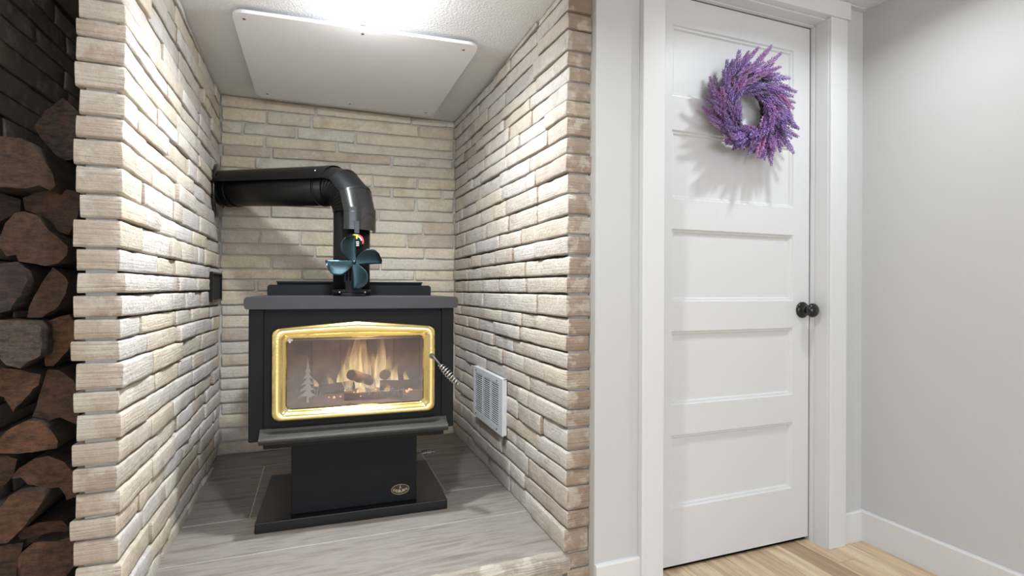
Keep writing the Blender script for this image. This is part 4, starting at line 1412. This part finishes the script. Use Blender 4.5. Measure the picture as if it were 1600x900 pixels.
sprigs = [sprig_mesh(100 + i, L) for i, L in enumerate((0.08, 0.09, 0.10, 0.112, 0.122, 0.095))]
NS = 170
for i in range(NS):
    o = sprigs[i] if i < len(sprigs) else sprigs[rw.randrange(len(sprigs))].copy()
    if i >= len(sprigs):
        COL.objects.link(o)
        o.parent = wr
    a = 2 * math.pi * (i * 0.61803 % 1.0) + rw.uniform(-0.06, 0.06)
    layer = rw.random()
    r = 0.072 + 0.060 * rw.random() ** 0.8
    rad = Vector((math.cos(a), 0, math.sin(a)))
    tan = Vector((math.sin(a), 0, -math.cos(a)))
    sw = math.radians(rw.uniform(5, 68) if r > 0.09 else rw.uniform(-18, 25))
    out = rw.uniform(-0.05, 0.55)
    d = (tan * math.cos(sw) + rad * math.sin(sw) + Vector((0, -out, 0))).normalized()
    o.location = rad * r + Vector((0, 0.002 - 0.040 * layer, 0)) - tan * 0.03
    o.rotation_mode = 'QUATERNION'
    o.rotation_quaternion = d.to_track_quat('Z', 'Y')
    sc = rw.uniform(0.85, 1.15)
    o.scale = (sc, sc, sc)
MB().tube([(0, 0.012, 0.1), (0, 0.016, 0.2), (0, 0.022, 0.33)], 0.0006, 6).build('hanging_wire', M['white_trim'], wr)

# ------------------------------------------------------------------ firewood in the niche
LOG_LABELS = {
    'A': 'pointed greyish split log at the very top of the woodpile',
    'B': 'big orange-brown split log near the top of the woodpile at photo left edge',
    'C': 'dark charcoal-brown log below the pointed topmost log, against the stone pier',
    'D': 'large brown wavy-edged log directly below the dark charcoal-brown log',
    'E': 'grey bark-covered log half hidden left of the dark charcoal-brown log',
    'F': 'orange-brown split log at photo left edge above the flat-sided log',
    'G': 'pale grey half-round log with curved bark in the middle of the pile',
    'H': 'flat-sided grey-brown log at photo left edge below the half-round log',
    'I': 'rusty orange angular log against the pier beside the flat-sided log',
    'J': 'wedge-shaped dark red-brown log at left below the flat-sided log',
    'K': 'large reddish-brown quarter log against the pier below the rusty orange log',
    'L': 'tan half-round log with flat underside below the wedge-shaped log',
    'M': 'dark half-moon log with bark rim, lower part of the pile',
    'N': 'slanting brown log with pale lichen spots near the bottom left',
    'O': 'orange-streaked log just above the lowest big log by the pier',
    'P': 'lowest big dark log at the bottom of the pile by the pier',
    'Q': 'dark log at the bottom left corner of the woodpile',
    'R': 'dark grey log at left between the tan half-round and slanting logs',
    'S': 'shadowed bark log tucked under the pointed topmost log',
    'T': 'shadowed log behind the half-moon log by the pier',
    'U': 'shadowed log between the half-moon log and the orange-streaked log',
    'V': 'dark log at photo left edge beside the wedge-shaped log',
    'W': 'dark bark log slanting between the orange-brown and half-round logs',
    'X': 'thin dark split piece wedged between the wedge-shaped and quarter logs',
}
for key, (ly, poly) in LOG_OUTLINES.items():
    rl = random.Random(ord(key))
    poly = [(max(NX + 0.008, a), b) for a, b in poly]
    # densify and roughen the outline
    P = []
    n = len(poly)
    for i in range(n):
        (a0, b0), (a1, b1) = poly[i], poly[(i + 1) % n]
        ln = math.hypot(a1 - a0, b1 - b0)
        st = max(1, int(ln / 0.012))
        for k in range(st):
            t = k / st
            j = 0.0018
            P.append((lerp(a0, a1, t) + rl.uniform(-j, j), lerp(b0, b1, t) + rl.uniform(-j, j)))
    cx = sum(p[0] for p in P) / len(P)
    cz = sum(p[1] for p in P) / len(P)
    n = len(P)
    depth = 0.40 + rl.uniform(-0.05, 0.05)
    rings = []
    for q, (yy, sc) in enumerate(((0.0, 1.0), (0.006, 1.0), (0.12, 0.985), (0.26, 0.985), (depth, 0.97))):
        rings.append([(cx + (a - cx) * sc + (0.003 * noise.noise(Vector((a * 40, b * 40, yy * 9))) if q > 1 else 0), ly + yy + (0.010 * noise.noise(Vector((a * 14, b * 14, ord(key)))) if q < 2 else 0), cz + (b - cz) * sc) for a, b in P])
    m = MB()
    m.add([p for rg in rings for p in rg], [(i * n + k, i * n + (k + 1) % n, (i + 1) * n + (k + 1) % n, (i + 1) * n + k) for i in range(4) for k in range(n)], 0, True)
    m.add(rings[-1], [tuple(range(n))], 0)
    o = m.build('firewood_log', M['bark'], None, (cx, ly, cz))
    tag(o, LOG_LABELS[key], 'log', 'split firewood stacked in the niche')
    # rough cut face
    bm = bmesh.new()
    bv = [bm.verts.new((p[0], p[1], p[2])) for p in rings[0]]
    f = bm.faces.new(bv)
    r = bmesh.ops.triangulate(bm, faces=[f])
    bmesh.ops.subdivide_edges(bm, edges=[e for e in bm.edges if not e.is_boundary], cuts=1)
    bmesh.ops.triangulate(bm, faces=list(bm.faces))
    for v in bm.verts:
        if not v.is_boundary:
            v.co.y += 0.007 * noise.noise(Vector((v.co.x * 30, v.co.z * 30, ord(key))))
    bm.verts.index_update()
    c = MB().add([v.co[:] for v in bm.verts], [[v.index for v in f.verts] for f in bm.faces], 0, False)
    bm.free()
    co = c.build('cut_face', M['log_end'], None, (cx, ly, cz))
    co.parent = o
    co.location = (0, 0, 0)
